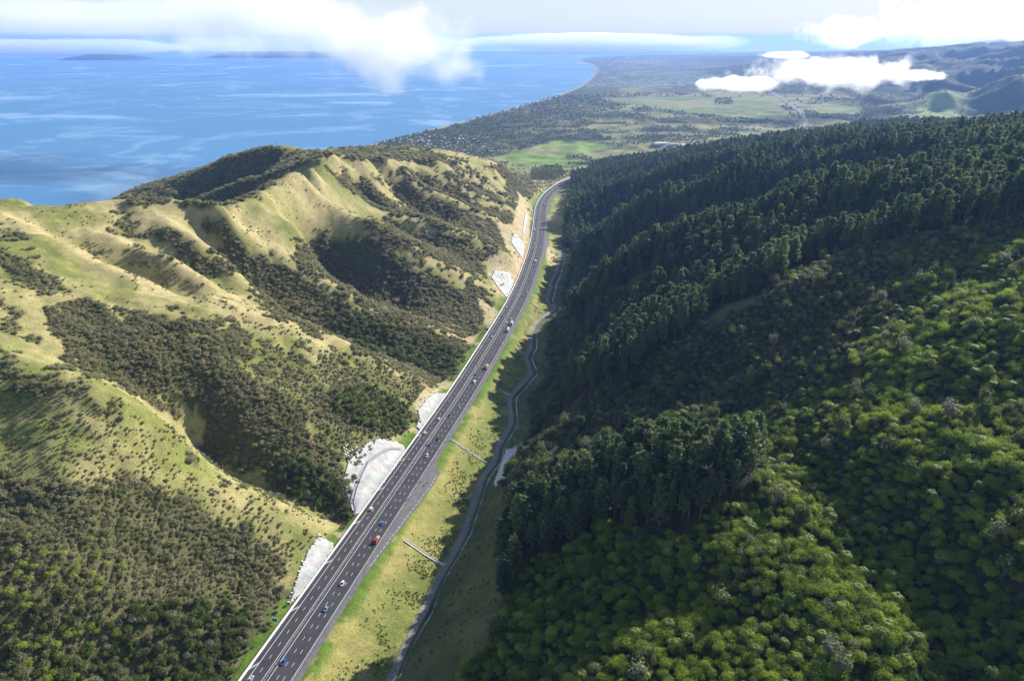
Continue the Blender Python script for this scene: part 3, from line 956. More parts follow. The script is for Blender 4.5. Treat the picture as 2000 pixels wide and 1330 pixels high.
def pine_meshes(seed):
    rs = np.random.default_rng(seed)
    H = 26.0
    base = rs.uniform(0.22, 0.36)
    rad = rs.uniform(3.3, 4.3)
    cs, ns, us, sz = [], [], [], []
    nb = 62
    for i in range(nb):
        t = (i + rs.uniform(0, 0.8)) / nb
        h = H * (base + (1 - base) * t)
        prof = min(1.0, 0.55 + t * 3.2) * (1 - t) ** 0.62
        L = rad * (0.25 + prof) * rs.uniform(0.65, 1.2) if t < 0.97 else 0.5
        a = i * 2.39996 + rs.uniform(-0.4, 0.4)
        d = np.array([math.cos(a), math.sin(a), 0])
        rise = 0.35 + 0.5 * t
        for q in (0.45, 0.72, 1.0):
            p = d * L * q + np.array([0, 0, h + L * q * rise])
            for _ in range(4 if q < 1 else 5):
                cs.append(p + rs.normal(0, 0.32, 3)); us.append(d * 0.8 + np.array([0, 0, 0.8])); ns.append(d * 0.5 + np.array([0, 0, 0.6])); sz.append(0.62 + 0.2 * (1 - t))
    V, Fc = tris_from(np.array(cs), np.array(ns), np.array(sz), rs, 0.8, 1.35, np.array(us))
    tr = [tube([(0, 0, -1.5), (0.1, 0, H * 0.5), (0, 0.1, H * 0.97)], [0.36, 0.24, 0.04], 6)]
    for i in range(7):                                    # dead lower branches on the bare stem
        h = H * base * rs.uniform(0.35, 1.0); a = rs.uniform(0, 6.3)
        e = np.array([math.cos(a) * 1.6, math.sin(a) * 1.6, h + 0.5])
        tr.append(tube([(0, 0, h), e], [0.07, 0.02], 3))
    return V, Fc, *join(tr)

def dome_meshes(seed, lobes, R_, Hc, leaf, per, trunk):
    """broad crown of several leafy lobes over a forked trunk"""
    rs = np.random.default_rng(seed)
    parts = []
    cen = [np.array([0, 0, trunk + Hc * 0.45])]
    rad = [R_ * 0.62]
    for i in range(lobes):
        a = i * 2.39996 + rs.uniform(-0.4, 0.4)
        q = R_ * rs.uniform(0.35, 0.72)
        cen.append(np.array([math.cos(a) * q, math.sin(a) * q, trunk + Hc * rs.uniform(0.15, 0.5)]))
        rad.append(R_ * rs.uniform(0.32, 0.5))
    for c, r in zip(cen, rad):
        d = dome_dirs(per, rs, -0.3)
        k = (rs.uniform(0.72, 1.10, per) + 0.16 * np.sin(d[:, 0] * 5 + seed) * np.sin(d[:, 1] * 6 + 2 * seed) + 0.10 * np.sin(d[:, 2] * 9 + seed))[:, None]
        P = c + d * np.array([r, r, r * Hc / R_ * 0.8]) * k
        parts.append(tris_from(P, d, np.full(per, leaf), rs, 0.55))
    # loose sprays breaking the outline
    d = dome_dirs(per, rs, 0.0)
    P = np.array([0, 0, trunk + Hc * 0.35]) + d * np.array([R_ * 1.02, R_ * 1.02, Hc * 0.8]) * rs.uniform(0.85, 1.12, per)[:, None]
    parts.append(tris_from(P, d, np.full(per, leaf * 0.8), rs, 0.7))
    V, Fc = join(parts)
    tr = [tube([(0, 0, -1.2), (0.05, 0, trunk * 0.6), (0, 0, trunk + Hc * 0.3)], [0.22, 0.17, 0.08], 6)]
    for c in cen[1:4]:
        tr.append(tube([(0, 0, trunk * 0.6), c], [0.11, 0.03], 4))
    return V, Fc, *join(tr)

def fern_meshes(seed):
    rs = np.random.default_rng(seed)
    parts = []
    H = 3.6
    for i in range(15):
        a = i * 2.39996
        d = np.array([math.cos(a), math.sin(a), 0]); sde = np.array([-d[1], d[0], 0])
        L = rs.uniform(2.0, 2.8); up = rs.uniform(0.15, 0.6)
        pts = []
        for q in np.linspace(0, 1, 6):
            pts.append(d * L * q + np.array([0, 0, H + L * (up * 1.6 * q - (0.55 + up) * q * q * 1.1)]))
        V, Fc = [], []
        w = [0.12, 0.42, 0.55, 0.5, 0.3, 0.02]
        for k in range(5):                                 # pinnae: saw-edged blades either side of the rib
            p, q = pts[k], pts[k + 1]
            for sg in (-1, 1):
                for h in (0.0, 0.5):
                    b = p + (q - p) * h; c = p + (q - p) * (h + 0.45)
                    tip = c + sde * sg * w[k + 1 if h else max(k, 1)] * 1.1 + (q - p) * 0.2 - np.array([0, 0, 0.12])
                    n = len(V); V += [b, c, tip]; Fc.append((n, n + 1, n + 2))
        parts.append((np.array(V), np.array(Fc)))
    V, Fc = join(parts)
    T = tube([(0, 0, -0.8), (0.1, 0, H * 0.5), (0, 0, H)], [0.17, 0.12, 0.12], 6)
    return V, Fc, *T

MESHES = {}
def make_mesh(name, V, Fc, mat):
    o = mesh_obj(name, V, Fc, mat, link=False)
    me = o.data
    bpy.data.objects.remove(o)
    return me

def build_kind(key, n, fn, leafmat):
    MESHES[key] = []
    for i in range(n):
        a, b, c, d = fn(i)
        MESHES[key].append((make_mesh(key + '_crown', a, b, leafmat), make_mesh(key + '_trunk', c, d, M_BARK)))

build_kind('pine', 5, lambda i: pine_meshes(100 + i), M_PINE)
build_kind('broadleaf', 5, lambda i: dome_meshes(200 + i, 7, 3.0, 3.6, 0.27, 150, 2.2), M_GREEN)
build_kind('dark', 4, lambda i: dome_meshes(300 + i, 6, 2.3, 3.6, 0.32, 70, 2.0), M_DARK)
build_kind('shrub', 5, lambda i: dome_meshes(400 + i, 4, 1.3, 1.35, 0.24, 42, 0.1), M_SCRUB)
build_kind('tussock', 3, lambda i: dome_meshes(450 + i, 3, 1.3, 1.0, 0.26, 34, 0.05), M_TUSS)
build_kind('fern', 3, lambda i: fern_meshes(500 + i), M_FERN)

# ------------------------------------------------------------------ plants: where they stand
def candidates(y0, y1, spacing, umin=-1.05, umax=1.25):
    xs, ys = [], []
    y = y0
    while y < y1:
        sp = spacing(y)
        x = np.arange(umin * (y + 230), umax * (y + 230), sp)
        xs.append(x + rng.uniform(-0.48, 0.48, len(x)) * sp)
        ys.append(np.full(len(x), y) + rng.uniform(-0.48, 0.48, len(x)) * sp)
        y += sp
    return np.concatenate(xs), np.concatenate(ys)

def sited(x, y):
    z = height(x, y)
    px, py, pz = project(x, y, z)
    d, side, arc = polyline_dist(ROAD[::4], x, y)
    off = d * side
    trk, ts, _ = polyline_dist(TRACK, x, y)
    right = (trk * ts > 0) & (off > 18)
    return z, px, py, pz, off, trk, right

def pick(mask, *arrs):
    return [a[mask] for a in arrs]

PLANTS = {}
def add_plants(key, x, y, z, sc, tall=1.0):
    n = len(x)
    rec = np.stack([x, y, z, rng.uniform(0, 6.283, n), sc, np.full(n, tall) * rng.uniform(0.88, 1.15, n)], 1)
    PLANTS.setdefault(key, []).append(rec)

# left hill scrub
x, y = candidates(240, 2650, lambda y: np.interp(y, [240, 600, 1200, 2600], [1.75, 2.1, 3.0, 5.5]), -1.05, 0.25)
z, px, py, pz, off, trk, right = sited(x, y)
ok = (off < -17) & ~right & (px > -250) & (px < 1250) & (z > 6)
x, y, z, px, py, off = pick(ok, x, y, z, px, py, off)
dn = scrub_density(x, y, px, py)
for pgn in BARE_CUT:
    dn = np.where(inside(pgn, px, py), 0, dn)
patch = smooth(0.30, 0.6, fbm(x, y, 11, 3, 131))
pr = np.clip(dn * (0.72 + 0.6 * patch) + 0.11 * (fbm(x, y, 60, 3, 137) > 0.48) * (patch > 0.5), 0, 0.97)
pr = np.where((y > 1900) & (dn < 0.2), 0.35, pr)
pr = np.where(off > -26, pr * 0.25, pr)
tree = np.zeros(len(x), bool)
for pgn in LEFT_TREES:
    tree |= inside(pgn, px, py)
u = rng.uniform(0, 1, len(x))
sp = np.interp(y, [240, 600, 1200, 2600], [2.1, 2.6, 3.8, 7.0])
sh = (u < pr) & ~tree
add_plants('shrub', x[sh], y[sh], z[sh], (sp / 2.1 * np.exp(rng.normal(-0.22, 0.30, len(x))) * (0.55 + 0.55 * np.clip(dn, 0, 1)) * (0.75 + 0.5 * fbm(x, y, 18, 3, 211)))[sh])
tr = tree & (u < np.clip(0.26 * (2.6 / 2.6), 0, 1)) & (off < -20)
add_plants('dark', x[tr], y[tr], z[tr], (rng.uniform(0.65, 1.15, len(x)))[tr])
tr2 = tree & ~tr & (u > 0.93) & (off < -20)
add_plants('broadleaf', x[tr2], y[tr2], z[tr2], (rng.uniform(0.45, 0.85, len(x)))[tr2])
un = tree & ~tr & ~tr2 & (u > 0.5)
add_plants('shrub', x[un], y[un], z[un], (sp / 2.3 * rng.uniform(0.7, 1.2, len(x)))[un])
gr = np.zeros(len(x), bool)
for pgn in LEFT_GREEN:
    gr |= inside(pgn, px, py)
gr &= rng.uniform(0, 1, len(x)) < 0.10
add_plants('broadleaf', x[gr], y[gr], z[gr], rng.uniform(0.3, 0.5, gr.sum()))

# tree ferns on the near left face and in the two bush gullies
FERNS = [(54, 1063), (177, 1063), (87, 1095), (126, 1095), (191, 1099), (47, 1113), (61, 1142), (36, 1131), (108, 1124), (101, 1139), (144, 1139), (152, 1121), (195, 1142), (155, 1178), (191, 1168), (54, 1196), (22, 1175),
         (87, 1265), (112, 1272), (69, 1276), (115, 1294), (134, 1254), (155, 1254), (87, 1319), (465, 882), (523, 875), (469, 927), (563, 962), (592, 944), (498, 879), (567, 861), (310, 1312), (419, 1243), (628, 947), (480, 905), (540, 900), (515, 930),
         (430, 870), (455, 860), (160, 1150), (70, 1120), (210, 1110), (30, 1090), (118, 1155), (180, 1130), (240, 1120), (20, 1240), (45, 1275)]
fern_pts = []
for q in FERNS:
    h = hit(*q)
    fern_pts.append((h[0], h[1], h[2], rng.uniform(0, 6.28), rng.uniform(1.0, 1.5), 1.0))

# right side: pines, broadleaf canopy, dark bush
x, y = candidates(150, 2950, lambda y: np.interp(y, [150, 500, 900, 1500, 2900], [6.0, 7.2, 8.6, 10.0, 12.0]), -0.2, 1.25)
z, px, py, pz, off, trk, right = sited(x, y)
inA = inside(PINE_A, px, py) & (y < 620) & (pz < 640)
inB = inside(PINE_B, px, py) & (pz > 470)
gap = np.zeros(len(x), bool)
for pgn in PINE_GAPS:
    gap |= inside(pgn, px, py) & (y < 1100)
pm = right & (inA | inB) & ~gap & (trk > 26) & (z > 50) & (px < 2500) & (rng.uniform(0, 1, len(x)) < 0.93)
spn = np.interp(y, [150, 900, 1500, 2900], [4.9, 5.2, 6.2, 8.5])
add_plants('pine', x[pm], y[pm], z[pm], (rng.uniform(0.72, 1.2, len(x)) * np.interp(y, [300, 600, 1200, 2900], [0.95, 1.05, 1.12, 1.15]))[pm])

x, y = candidates(60, 1900, lambda y: np.interp(y, [60, 400, 900, 1900], [3.3, 3.4, 4.2, 6.6]), -0.55, 1.25)
z, px, py, pz, off, trk, right = sited(x, y)
inA = inside(PINE_A, px, py) & (y < 620) & (pz < 640)
inB = inside(PINE_B, px, py) & (pz > 470)
bank = inside(BARE_BANK, px, py)
gap = np.zeros(len(x), bool)
for pgn in PINE_GAPS + BARE_CUT:
    gap |= inside(pgn, px, py)
bm = right & ~inA & ~inB & ~bank & ~gap & (trk > 20) & (px < 2500) & (py < 1900)
u = rng.uniform(0, 1, len(x))
# bright broadleaf canopy nearer, its bright leaves also painting in sunlit patches at far right; darker small-leaved bush on the shaded face
br = smooth(-60, 120, py - (1010 - 0.42 * (px - 1050) - 210 * smooth(1600, 1850, px)) + (fbm(x, y, 40, 3, 151) - 0.5) * 240)
isb = u < br * 0.80 + 0.03
edge = smooth(20, 45, trk)
keep = rng.uniform(0, 1, len(x)) < 0.55 + 0.4 * edge
sb = np.interp(y, [60, 400, 900, 1900], [0.86, 0.88, 1.05, 1.45])
g1 = bm & isb & keep
add_plants('broadleaf', x[g1], y[g1], z[g1] - 0.8, (rng.uniform(0.55, 1.25, len(x)) * sb * (0.75 + 0.5 * fbm(x, y, 25, 2, 5)))[g1])
g2 = bm & ~isb & keep
add_plants('dark', x[g2], y[g2], z[g2] - 0.8, (rng.uniform(0.6, 1.2, len(x)) * sb * np.where((trk < 75) & (y > 450), 1.45, 1.0))[g2])
g6 = bm & (rng.uniform(0, 1, len(x)) < 0.045)
add_plants('forest_fern', x[g6], y[g6], z[g6] + 1.2, rng.uniform(0.9, 1.5, g6.sum()))
g7 = bm & (rng.uniform(0, 1, len(x)) < 0.014)
add_plants('dark', x[g7], y[g7], z[g7], rng.uniform(1.3, 1.9, g7.sum()), 1.35)
# low cover on the bare bank
g3 = right & (bank | (trk <= 20)) & (trk > 7) & (u < 0.22) & (px > 600)
add_plants('shrub', x[g3], y[g3], z[g3], rng.uniform(0.35, 0.9, g3.sum()))

# tussocks along the foot of the road fill
x, y = candidates(240, 1400, lambda y: np.interp(y, [240, 1400], [1.15, 2.4]), -0.5, 0.4)
z, px, py, pz, off, trk, right = sited(x, y)
lowp = smooth(34, 8, trk) * smooth(0.42, 0.62, fbm(x, y, 14, 3, 171)) + 0.03 * (fbm(x, y, 20, 2, 173) > 0.55)
g4 = ~right & (off > 27) & (trk > 4) & (rng.uniform(0, 1, len(x)) < lowp * 0.6)
add_plants('tussock', x[g4], y[g4], z[g4], (rng.uniform(0.3, 0.62, len(x)) * np.interp(y, [240, 1400], [1, 1.8]))[g4])

# trees of the plain and the bush at the mouth of the valley
x, y = candidates(2350, 6800, lambda y: np.interp(y, [2350, 4000, 6800], [9, 16, 34]), -0.35, 0.85)
zz = height(x, y)
px, py, pz = project(x, y, zz)
m1 = fbm(x, y, 420, 5, 91); m2 = fbm(x, y, 130, 4, 95)
dd = smooth(0.40, 0.62, 0.5 * m1 + 0.5 * m2)
cd, cs, _ = polyline_dist(COAST, x, y)
wood = np.where(dd < 0.22, 0.42, 0.025)
wood = np.where((cd < 800) & (cd > 90), 0.45, wood)
wood = np.where(inside([(688, 292), (760, 268), (850, 255), (960, 280), (985, 300), (915, 316), (790, 300)], px, py), 0.75, wood)
for c, pgn in FIELDS:
    wood = np.where(inside(pgn, px, py), 0.0, wood)
for pgn in [[(1380, 255), (1440, 250), (1445, 268), (1390, 270)], [(1395, 194), (1430, 194), (1432, 206), (1396, 206)], [(1040, 330), (1092, 322), (1105, 342), (1062, 362), (1052, 395), (1030, 395)], [(1235, 285), (1275, 265), (1390, 268), (1380, 276), (1270, 280)],
            [(1100, 322), (1230, 305), (1290, 310), (1200, 325)], [(1340, 222), (1440, 232), (1560, 240), (1540, 246), (1400, 240)]]:
    wood = np.where(inside(pgn, px, py), 0.9, wood)
d, side, arc = polyline_dist(ROAD[::4], x, y)
wood = np.where((d < 30) | (cs < 0) | (zz < 2.5), 0, wood)
inB = inside(PINE_B, px, py) & (y < 2950)
wood = np.where(inB | ((y < 2650) & (px < 1000)), 0, wood)
wood = np.where((zz > 70) & (y > 3300), wood * 0.5, wood)
g5 = (rng.uniform(0, 1, len(x)) < wood) & (px > 500) & (px < 2200) & (py > 80)
add_plants('plain', x[g5], y[g5], zz[g5] - 1, (np.interp(y, [2350, 4000, 6800], [1.4, 2.0, 3.4]) * rng.uniform(0.6, 1.2, len(x)))[g5])

for k in PLANTS:
    PLANTS[k] = np.concatenate(PLANTS[k])
print({k: len(v) for k, v in PLANTS.items()})

# ------------------------------------------------------------------ plants: the nearest 300 of a kind each on its own, the rest as one mass
def scatter(name, rec, protos, label_kind='stuff'):
    """one object whose points carry copies of the given crowns and trunks"""
    nv = len(protos)
    me = bpy.data.meshes.new(name)
    me.vertices.add(len(rec))
    me.vertices.foreach_set('co', rec[:, :3].astype(np.float32).ravel())
    for an, col in (('turn', 3), ('size', 4), ('tall', 5)):
        a = me.attributes.new(an, 'FLOAT', 'POINT')
        a.data.foreach_set('value', rec[:, col].astype(np.float32))
    a = me.attributes.new('sort', 'INT', 'POINT')
    a.data.foreach_set('value', rng.integers(0, nv, len(rec)).astype(np.int32))
    me.update()
    o = bpy.data.objects.new(name, me)
    C.objects.link(o)
    ng = bpy.data.node_groups.new(name, 'GeometryNodeTree')
    ng.interface.new_socket('Geometry', in_out='INPUT', socket_type='NodeSocketGeometry')
    ng.interface.new_socket('Geometry', in_out='OUTPUT', socket_type='NodeSocketGeometry')
    gi = ng.nodes.new('NodeGroupInput'); go = ng.nodes.new('NodeGroupOutput')
    def attr(n, t='FLOAT'):
        q = ng.nodes.new('GeometryNodeInputNamedAttribute'); q.data_type = t; q.inputs[0].default_value = n
        return q.outputs[0]
    turn, size, tall, sort = attr('turn'), attr('size'), attr('tall'), attr('sort', 'INT')
    cr = ng.nodes.new('ShaderNodeCombineXYZ'); ng.links.new(turn, cr.inputs[2])
    mt = ng.nodes.new('ShaderNodeMath'); mt.operation = 'MULTIPLY'; ng.links.new(size, mt.inputs[0]); ng.links.new(tall, mt.inputs[1])
    cs2 = ng.nodes.new('ShaderNodeCombineXYZ'); ng.links.new(size, cs2.inputs[0]); ng.links.new(size, cs2.inputs[1]); ng.links.new(mt.outputs[0], cs2.inputs[2])
    jn = ng.nodes.new('GeometryNodeJoinGeometry')
    for k, objs in enumerate(protos):
        cmp_ = ng.nodes.new('FunctionNodeCompare'); cmp_.data_type = 'INT'; cmp_.operation = 'EQUAL'
        ng.links.new(sort, cmp_.inputs[2]); cmp_.inputs[3].default_value = k
        for ob in objs:
            oi = ng.nodes.new('GeometryNodeObjectInfo'); oi.transform_space = 'ORIGINAL'
            oi.inputs['Object'].default_value = ob
            oi.inputs['As Instance'].default_value = True
            ip = ng.nodes.new('GeometryNodeInstanceOnPoints')
            ng.links.new(gi.outputs[0], ip.inputs['Points']); ng.links.new(cmp_.outputs[0], ip.inputs['Selection'])
            ng.links.new(oi.outputs['Geometry'], ip.inputs['Instance'])
            ng.links.new(cr.outputs[0], ip.inputs['Rotation']); ng.links.new(cs2.outputs[0], ip.inputs['Scale'])
            ng.links.new(ip.outputs[0], jn.inputs[0])
    ng.links.new(jn.outputs[0], go.inputs[0])
    md = o.modifiers.new('plants', 'NODES')
    md.node_group = ng
    o['kind'] = label_kind
    return o

PROTO = {}
def single_plants(key, name, rec, label, cat, group, n=300):
    """the n that show largest, each an Empty with crown and trunk; returns the others"""
    px, py, pz = project(rec[:, 0], rec[:, 1], rec[:, 2] + 1.5)
    vis = (px > 5) & (px < 1995) & (py > 5) & (py < 1340)
    order = np.argsort(np.where(vis, pz / np.maximum(rec[:, 4], .3), 1e9))
    take = order[:n]
    ms = MESHES[key]
    for q, i in enumerate(take):
        r = rec[i]
        k = q % len(ms)
        t = empty(name, r[:3], r[3])
        t.scale = (r[4], r[4], r[4] * r[5])
        tag(t, label, cat, group)
        pair = []
        for nm, me in zip(('crown', 'trunk'), ms[k]):
            o = bpy.data.objects.new(nm, me); C.objects.link(o); o.parent = t
            pair.append(o)
        PROTO.setdefault(key, {}).setdefault(k, tuple(pair))
    rest = np.ones(len(rec), bool); rest[take] = False
    return rec[rest]

rest = single_plants('pine', 'pine_tree', PLANTS['pine'], 'tall dark green pine with a bare stem in the near stand on the shaded spur', 'pine tree', 'nearest pines of the plantation')
scatter('pine_forest', rest, [PROTO['pine'][k] for k in sorted(PROTO['pine'])])
rest = single_plants('broadleaf', 'broadleaf_tree', PLANTS['broadleaf'], 'round-crowned bright green broadleaf tree in the dense bush canopy of the near right slope', 'tree', 'nearest broadleaf trees of the bush')
scatter('broadleaf_forest', rest, [PROTO['broadleaf'][k] for k in sorted(PROTO['broadleaf'])])
rest = single_plants('dark', 'bush_tree', PLANTS['dark'], 'small dull green bush tree with a dense crown among low native bush', 'tree', 'nearest dull green bush trees')
scatter('native_bush', rest, [PROTO['dark'][k] for k in sorted(PROTO['dark'])])
rest = single_plants('shrub', 'scrub_bush', PLANTS['shrub'], 'low grey-olive bush in the scrub covering the nearest left hillside', 'shrub', 'nearest bushes of the left hillside scrub')
scatter('hillside_scrub', rest, [PROTO['shrub'][k] for k in sorted(PROTO['shrub'])])
rest = single_plants('tussock', 'grass_tussock', PLANTS['tussock'], 'low olive-green tussock on the grassy bank between the motorway and the gravel track', 'tussock', 'nearest tussocks of the road bank')
scatter('grass_tussocks', rest, [PROTO['tussock'][k][:1] for k in sorted(PROTO['tussock'])])
scatter('plain_woodland', PLANTS['plain'], [PROTO['dark'][k] for k in sorted(PROTO['dark'])])
for i, r in enumerate(fern_pts):
    t = empty('tree_fern', r[:3], r[3]); t.scale = (r[4],) * 3
    tag(t, 'bright yellow-green tree fern with a rosette of arching fronds among dark scrub on the left', 'tree fern', 'tree ferns on the left hillside')
    pair = []
    for nm, me in zip(('frond_crown', 'trunk'), MESHES['fern'][i % 3]):
        o = bpy.data.objects.new(nm, me); C.objects.link(o); o.parent = t
        pair.append(o)
    PROTO.setdefault('fern', {}).setdefault(i % 3, tuple(pair))
scatter('forest_ferns', PLANTS['forest_fern'], [PROTO['fern'][k] for k in sorted(PROTO['fern'])])

# ------------------------------------------------------------------ gravel track and stream
def along(pl, step):
    pl = np.asarray(pl, float)
    d = np.concatenate([[0], np.cumsum(np.linalg.norm(np.diff(pl[:, :2], axis=0), axis=1))])
    q = np.arange(0, d[-1], step)
    x, y = np.interp(q, d, pl[:, 0]), np.interp(q, d, pl[:, 1])
    for _ in range(6):
        x[1:-1] = (x[:-2] + 2 * x[1:-1] + x[2:]) / 4; y[1:-1] = (y[:-2] + 2 * y[1:-1] + y[2:]) / 4
    tx, ty = np.gradient(x), np.gradient(y)
    n = np.hypot(tx, ty)
    return x, y, tx / n, ty / n

def ribbon(name, pl, width, up, mat, step=3.0, seed=0):
    x, y, tx, ty = along(pl, step)
    w = width * (0.8 + 0.5 * fbm(np.arange(len(x)) * step, np.zeros(len(x)), 14, 2, seed))
    offs = np.linspace(-0.5, 0.5, 4)
    X = x[:, None] + ty[:, None] * offs * w[:, None]; Y = y[:, None] - tx[:, None] * offs * w[:, None]
    Z = height(X, Y)
    Z = np.maximum(Z, Z.mean(1, keepdims=True)) + up
    n, k = X.shape
    idx = np.arange(n * k).reshape(n, k)
    f = np.stack([idx[:-1, :-1], idx[:-1, 1:], idx[1:, 1:], idx[1:, :-1]], -1).reshape(-1, 4)
    o = mesh_obj(name, np.stack([X, Y, Z], -1).reshape(-1, 3), f, mat, smooth_shade=True)
    return tag(o, kind='structure')

m_track = simple('track_gravel', (0.21, 0.19, 0.18), 0.95, 0.35, 0.5, bump=0.4)
ribbon('gravel_track', TRACK, 4.4, 0.25, m_track, seed=3)
m_str, nt, p = new_mat('stream_water')
pos = position(nt)
n_ = noise(nt, 0.35, 4, 0.7, pos)
r_ = ramp(nt, n_.outputs[0], [(0.52, (0.05, 0.065, 0.065)), (0.70, (0.42, 0.45, 0.45))])
nt.links.new(r_.outputs[0], p.inputs['Base Color']); p.inputs['Roughness'].default_value = 0.25
ribbon('stream', STREAM, 0.9, 0.18, m_str, 2.0, 9)

# ------------------------------------------------------------------ rock-cut faces sprayed with concrete or netted
def drape(name, poly_px, mat, up=0.7, cell=0.9, skirt=1.2, wave=0.05):
    """a slab lying on the slope inside an outline of the photograph"""
    W = np.array([hit(*q)[:2] for q in poly_px])
    x0, y0 = W.min(0); x1, y1 = W.max(0)
    gx = np.arange(x0, x1 + cell, cell); gy = np.arange(y0, y1 + cell, cell)
    X, Y = np.meshgrid(gx, gy)
    m = inside(W, X[:-1, :-1] + cell / 2 + (fbm(X[:-1, :-1], Y[:-1, :-1], 4, 2, 7) - .5) * 0.5, Y[:-1, :-1] + cell / 2)
    Z = height(X, Y) + up + (fbm(X, Y, 7, 3, 19) - 0.5) * wave * 2
    n, k = X.shape
    idx = np.arange(n * k).reshape(n, k)
    top = np.stack([idx[:-1, :-1], idx[:-1, 1:], idx[1:, 1:], idx[1:, :-1]], -1)[m]
    V = np.stack([X, Y, Z], -1).reshape(-1, 3)
    Vb = V - np.array([0, 0, up + skirt])
    edges = {}
    for f in top:
        for a, b in zip(f, np.roll(f, -1)):
            if (b, a) in edges: del edges[(b, a)]
            else: edges[(a, b)] = 1
    N0 = len(V)
    sides = np.array([(b, a, a + N0, b + N0) for a, b in edges])
    F_ = np.concatenate([top, sides])
    use = np.unique(F_); rm = np.full(2 * N0, -1); rm[use] = np.arange(len(use))
    V2 = np.concatenate([V, Vb])[use]
    base = V2.mean(0)
    o = mesh_obj(name, V2 - base, rm[F_], mat)
    o.location = base
    me = o.data
    sm_ = np.zeros(len(me.polygons), bool); sm_[:len(top)] = True
    me.polygons.foreach_set('use_smooth', sm_)
    return o

m_spray, nt, p = new_mat('sprayed_concrete')
tc = nt.nodes.new('ShaderNodeTexCoord').outputs['Object']
mp = N(nt, 'ShaderNodeMapping'); mp.inputs['Scale'].default_value = (0.55, 0.55, 0.12); nt.links.new(tc, mp.inputs[0])
na = noise(nt, 0.22, 6, 0.65, mp.outputs[0]); nb = noise(nt, 0.05, 3, 0.5, tc)
r1 = ramp(nt, na.outputs[0], [(0.32, (0.30, 0.295, 0.285)), (0.43, (0.39, 0.385, 0.37)), (0.53, (0.47, 0.46, 0.45)), (0.72, (0.57, 0.565, 0.55))])
r2 = ramp(nt, nb.outputs[0], [(0.45, (1, 1, 1)), (0.68, (0.80, 0.92, 0.90))])
nt.links.new(mixc(nt, r1.outputs[0], r2.outputs[0], 1.0, 'MULTIPLY'), p.inputs['Base Color'])
p.inputs['Roughness'].default_value = 0.9
bp = N(nt, 'ShaderNodeBump', Strength=0.25, Distance=0.6); nt.links.new(na.outputs[0], bp.inputs['Height']); nt.links.new(bp.outputs[0], p.inputs['Normal'])
m_net = simple('netted_rock', (0.50, 0.45, 0.36), 0.95, 0.35, 0.35, bump=0.8)
m_bench = simple('drain_bench', (0.30, 0.30, 0.33), 0.9, 0.2, 0.5)
SPRAYED = [
 ('largest white sprayed-concrete slope beside the motorway, crossed by a bench', [(672, 935), (680, 905), (700, 880), (725, 862), (745, 858), (788, 872), (792, 886), (773, 912), (748, 946), (724, 977), (708, 1000), (692, 1008), (680, 985)], m_spray),
 ('narrow white sprayed-concrete slope nearest the camera, left of the motorway', [(624, 1051), (652, 1062), (648, 1077), (590, 1158), (565, 1182), (580, 1130), (600, 1080)], m_spray),
 ('half-moon white concrete slope above the green gully bush', [(852, 767), (870, 768), (868, 775), (829, 828), (820, 840), (812, 834), (819, 819), (816, 802), (832, 783)], m_spray),
 ('streaked grey-white rock cut with tan ground above, midway along the motorway', [(965, 530), (995, 535), (1003, 551), (998, 566), (990, 583), (977, 568), (964, 550), (959, 542)], m_spray),
 ('tall pale panelled rock cut beside the orange gravel bed', [(1002, 457), (1010, 460), (1024, 479), (1021, 507), (1014, 497), (1002, 479), (998, 473)], m_spray),
 ('thin pale strip of rock cut beside the far motorway bend', [(1026, 418), (1031, 416), (1030, 428), (1025, 455), (1020, 470), (1021, 448)], m_spray),
 ('grey concrete slope in shade across the stream', [(988, 880), (1003, 878), (1015, 870), (1003, 900), (985, 940), (967, 952), (965, 945), (975, 915)], m_conc)]
for lab, poly, mat in SPRAYED:
    o = drape('concrete_slope', poly, mat, cell=0.9 if poly[0][1] > 700 else 1.6)
    tag(o, lab, 'concrete slope', 'concrete and rock cuts beside the motorway')

def chain_px(pts, step=1.5):
    P = np.array([hit(*q)[:2] for q in pts])
    d = np.concatenate([[0], np.cumsum(np.linalg.norm(np.diff(P, axis=0), axis=1))])
    q = np.linspace(0, d[-1], max(3, int(d[-1] / step)))
    return np.interp(q, d, P[:, 0]), np.interp(q, d, P[:, 1])

def channel(name, pts_px, width, wall, mat, up=0.35, parent=None):
    """open U-shaped channel running down the slope"""
    x, y = chain_px(pts_px)
    tx, ty = np.gradient(x), np.gradient(y); n = np.hypot(tx, ty); tx, ty = tx / n, ty / n
    z = height(x, y)
    for _ in range(3): z[1:-1] = np.maximum(z[1:-1], (z[:-2] + z[2:]) / 2)
    prof = [(-width / 2, -0.8), (-width / 2, up + wall), (-width / 2 + 0.25, up + wall), (-width / 2 + 0.3, up), (width / 2 - 0.3, up), (width / 2 - 0.25, up + wall), (width / 2, up + wall), (width / 2, -0.8)]
    V = np.stack([np.stack([x + ty * o, y - tx * o, z + h], -1) for o, h in prof], 1)
    n_, k = V.shape[:2]
    idx = np.arange(n_ * k).reshape(n_, k)
    f = np.stack([idx[:-1, :-1], idx[1:, :-1], idx[1:, 1:], idx[:-1, 1:]], -1).reshape(-1, 4)
    V = V.reshape(-1, 3); b = V.mean(0)
    o = mesh_obj(name, V - b, f, mat, parent); o.location = b
    return o
FLUMES = [('nearest white concrete drain chute crossing the grassy road bank', [(790, 1055), (812, 1072), (868, 1105)]),
          ('white concrete drain chute reaching from the bay end down to the track', [(880, 860), (915, 882), (952, 905)]),
          ('short white drain chute beside the shadow edge, below the big grass bank', [(974, 760), (998, 774)]),
          ('white drain chute half in shade where the track bends', [(1005, 679), (1025, 692)]),
          ('small distant white drain chute on the bank above the stream bend', [(1033, 591), (1051, 603)])]
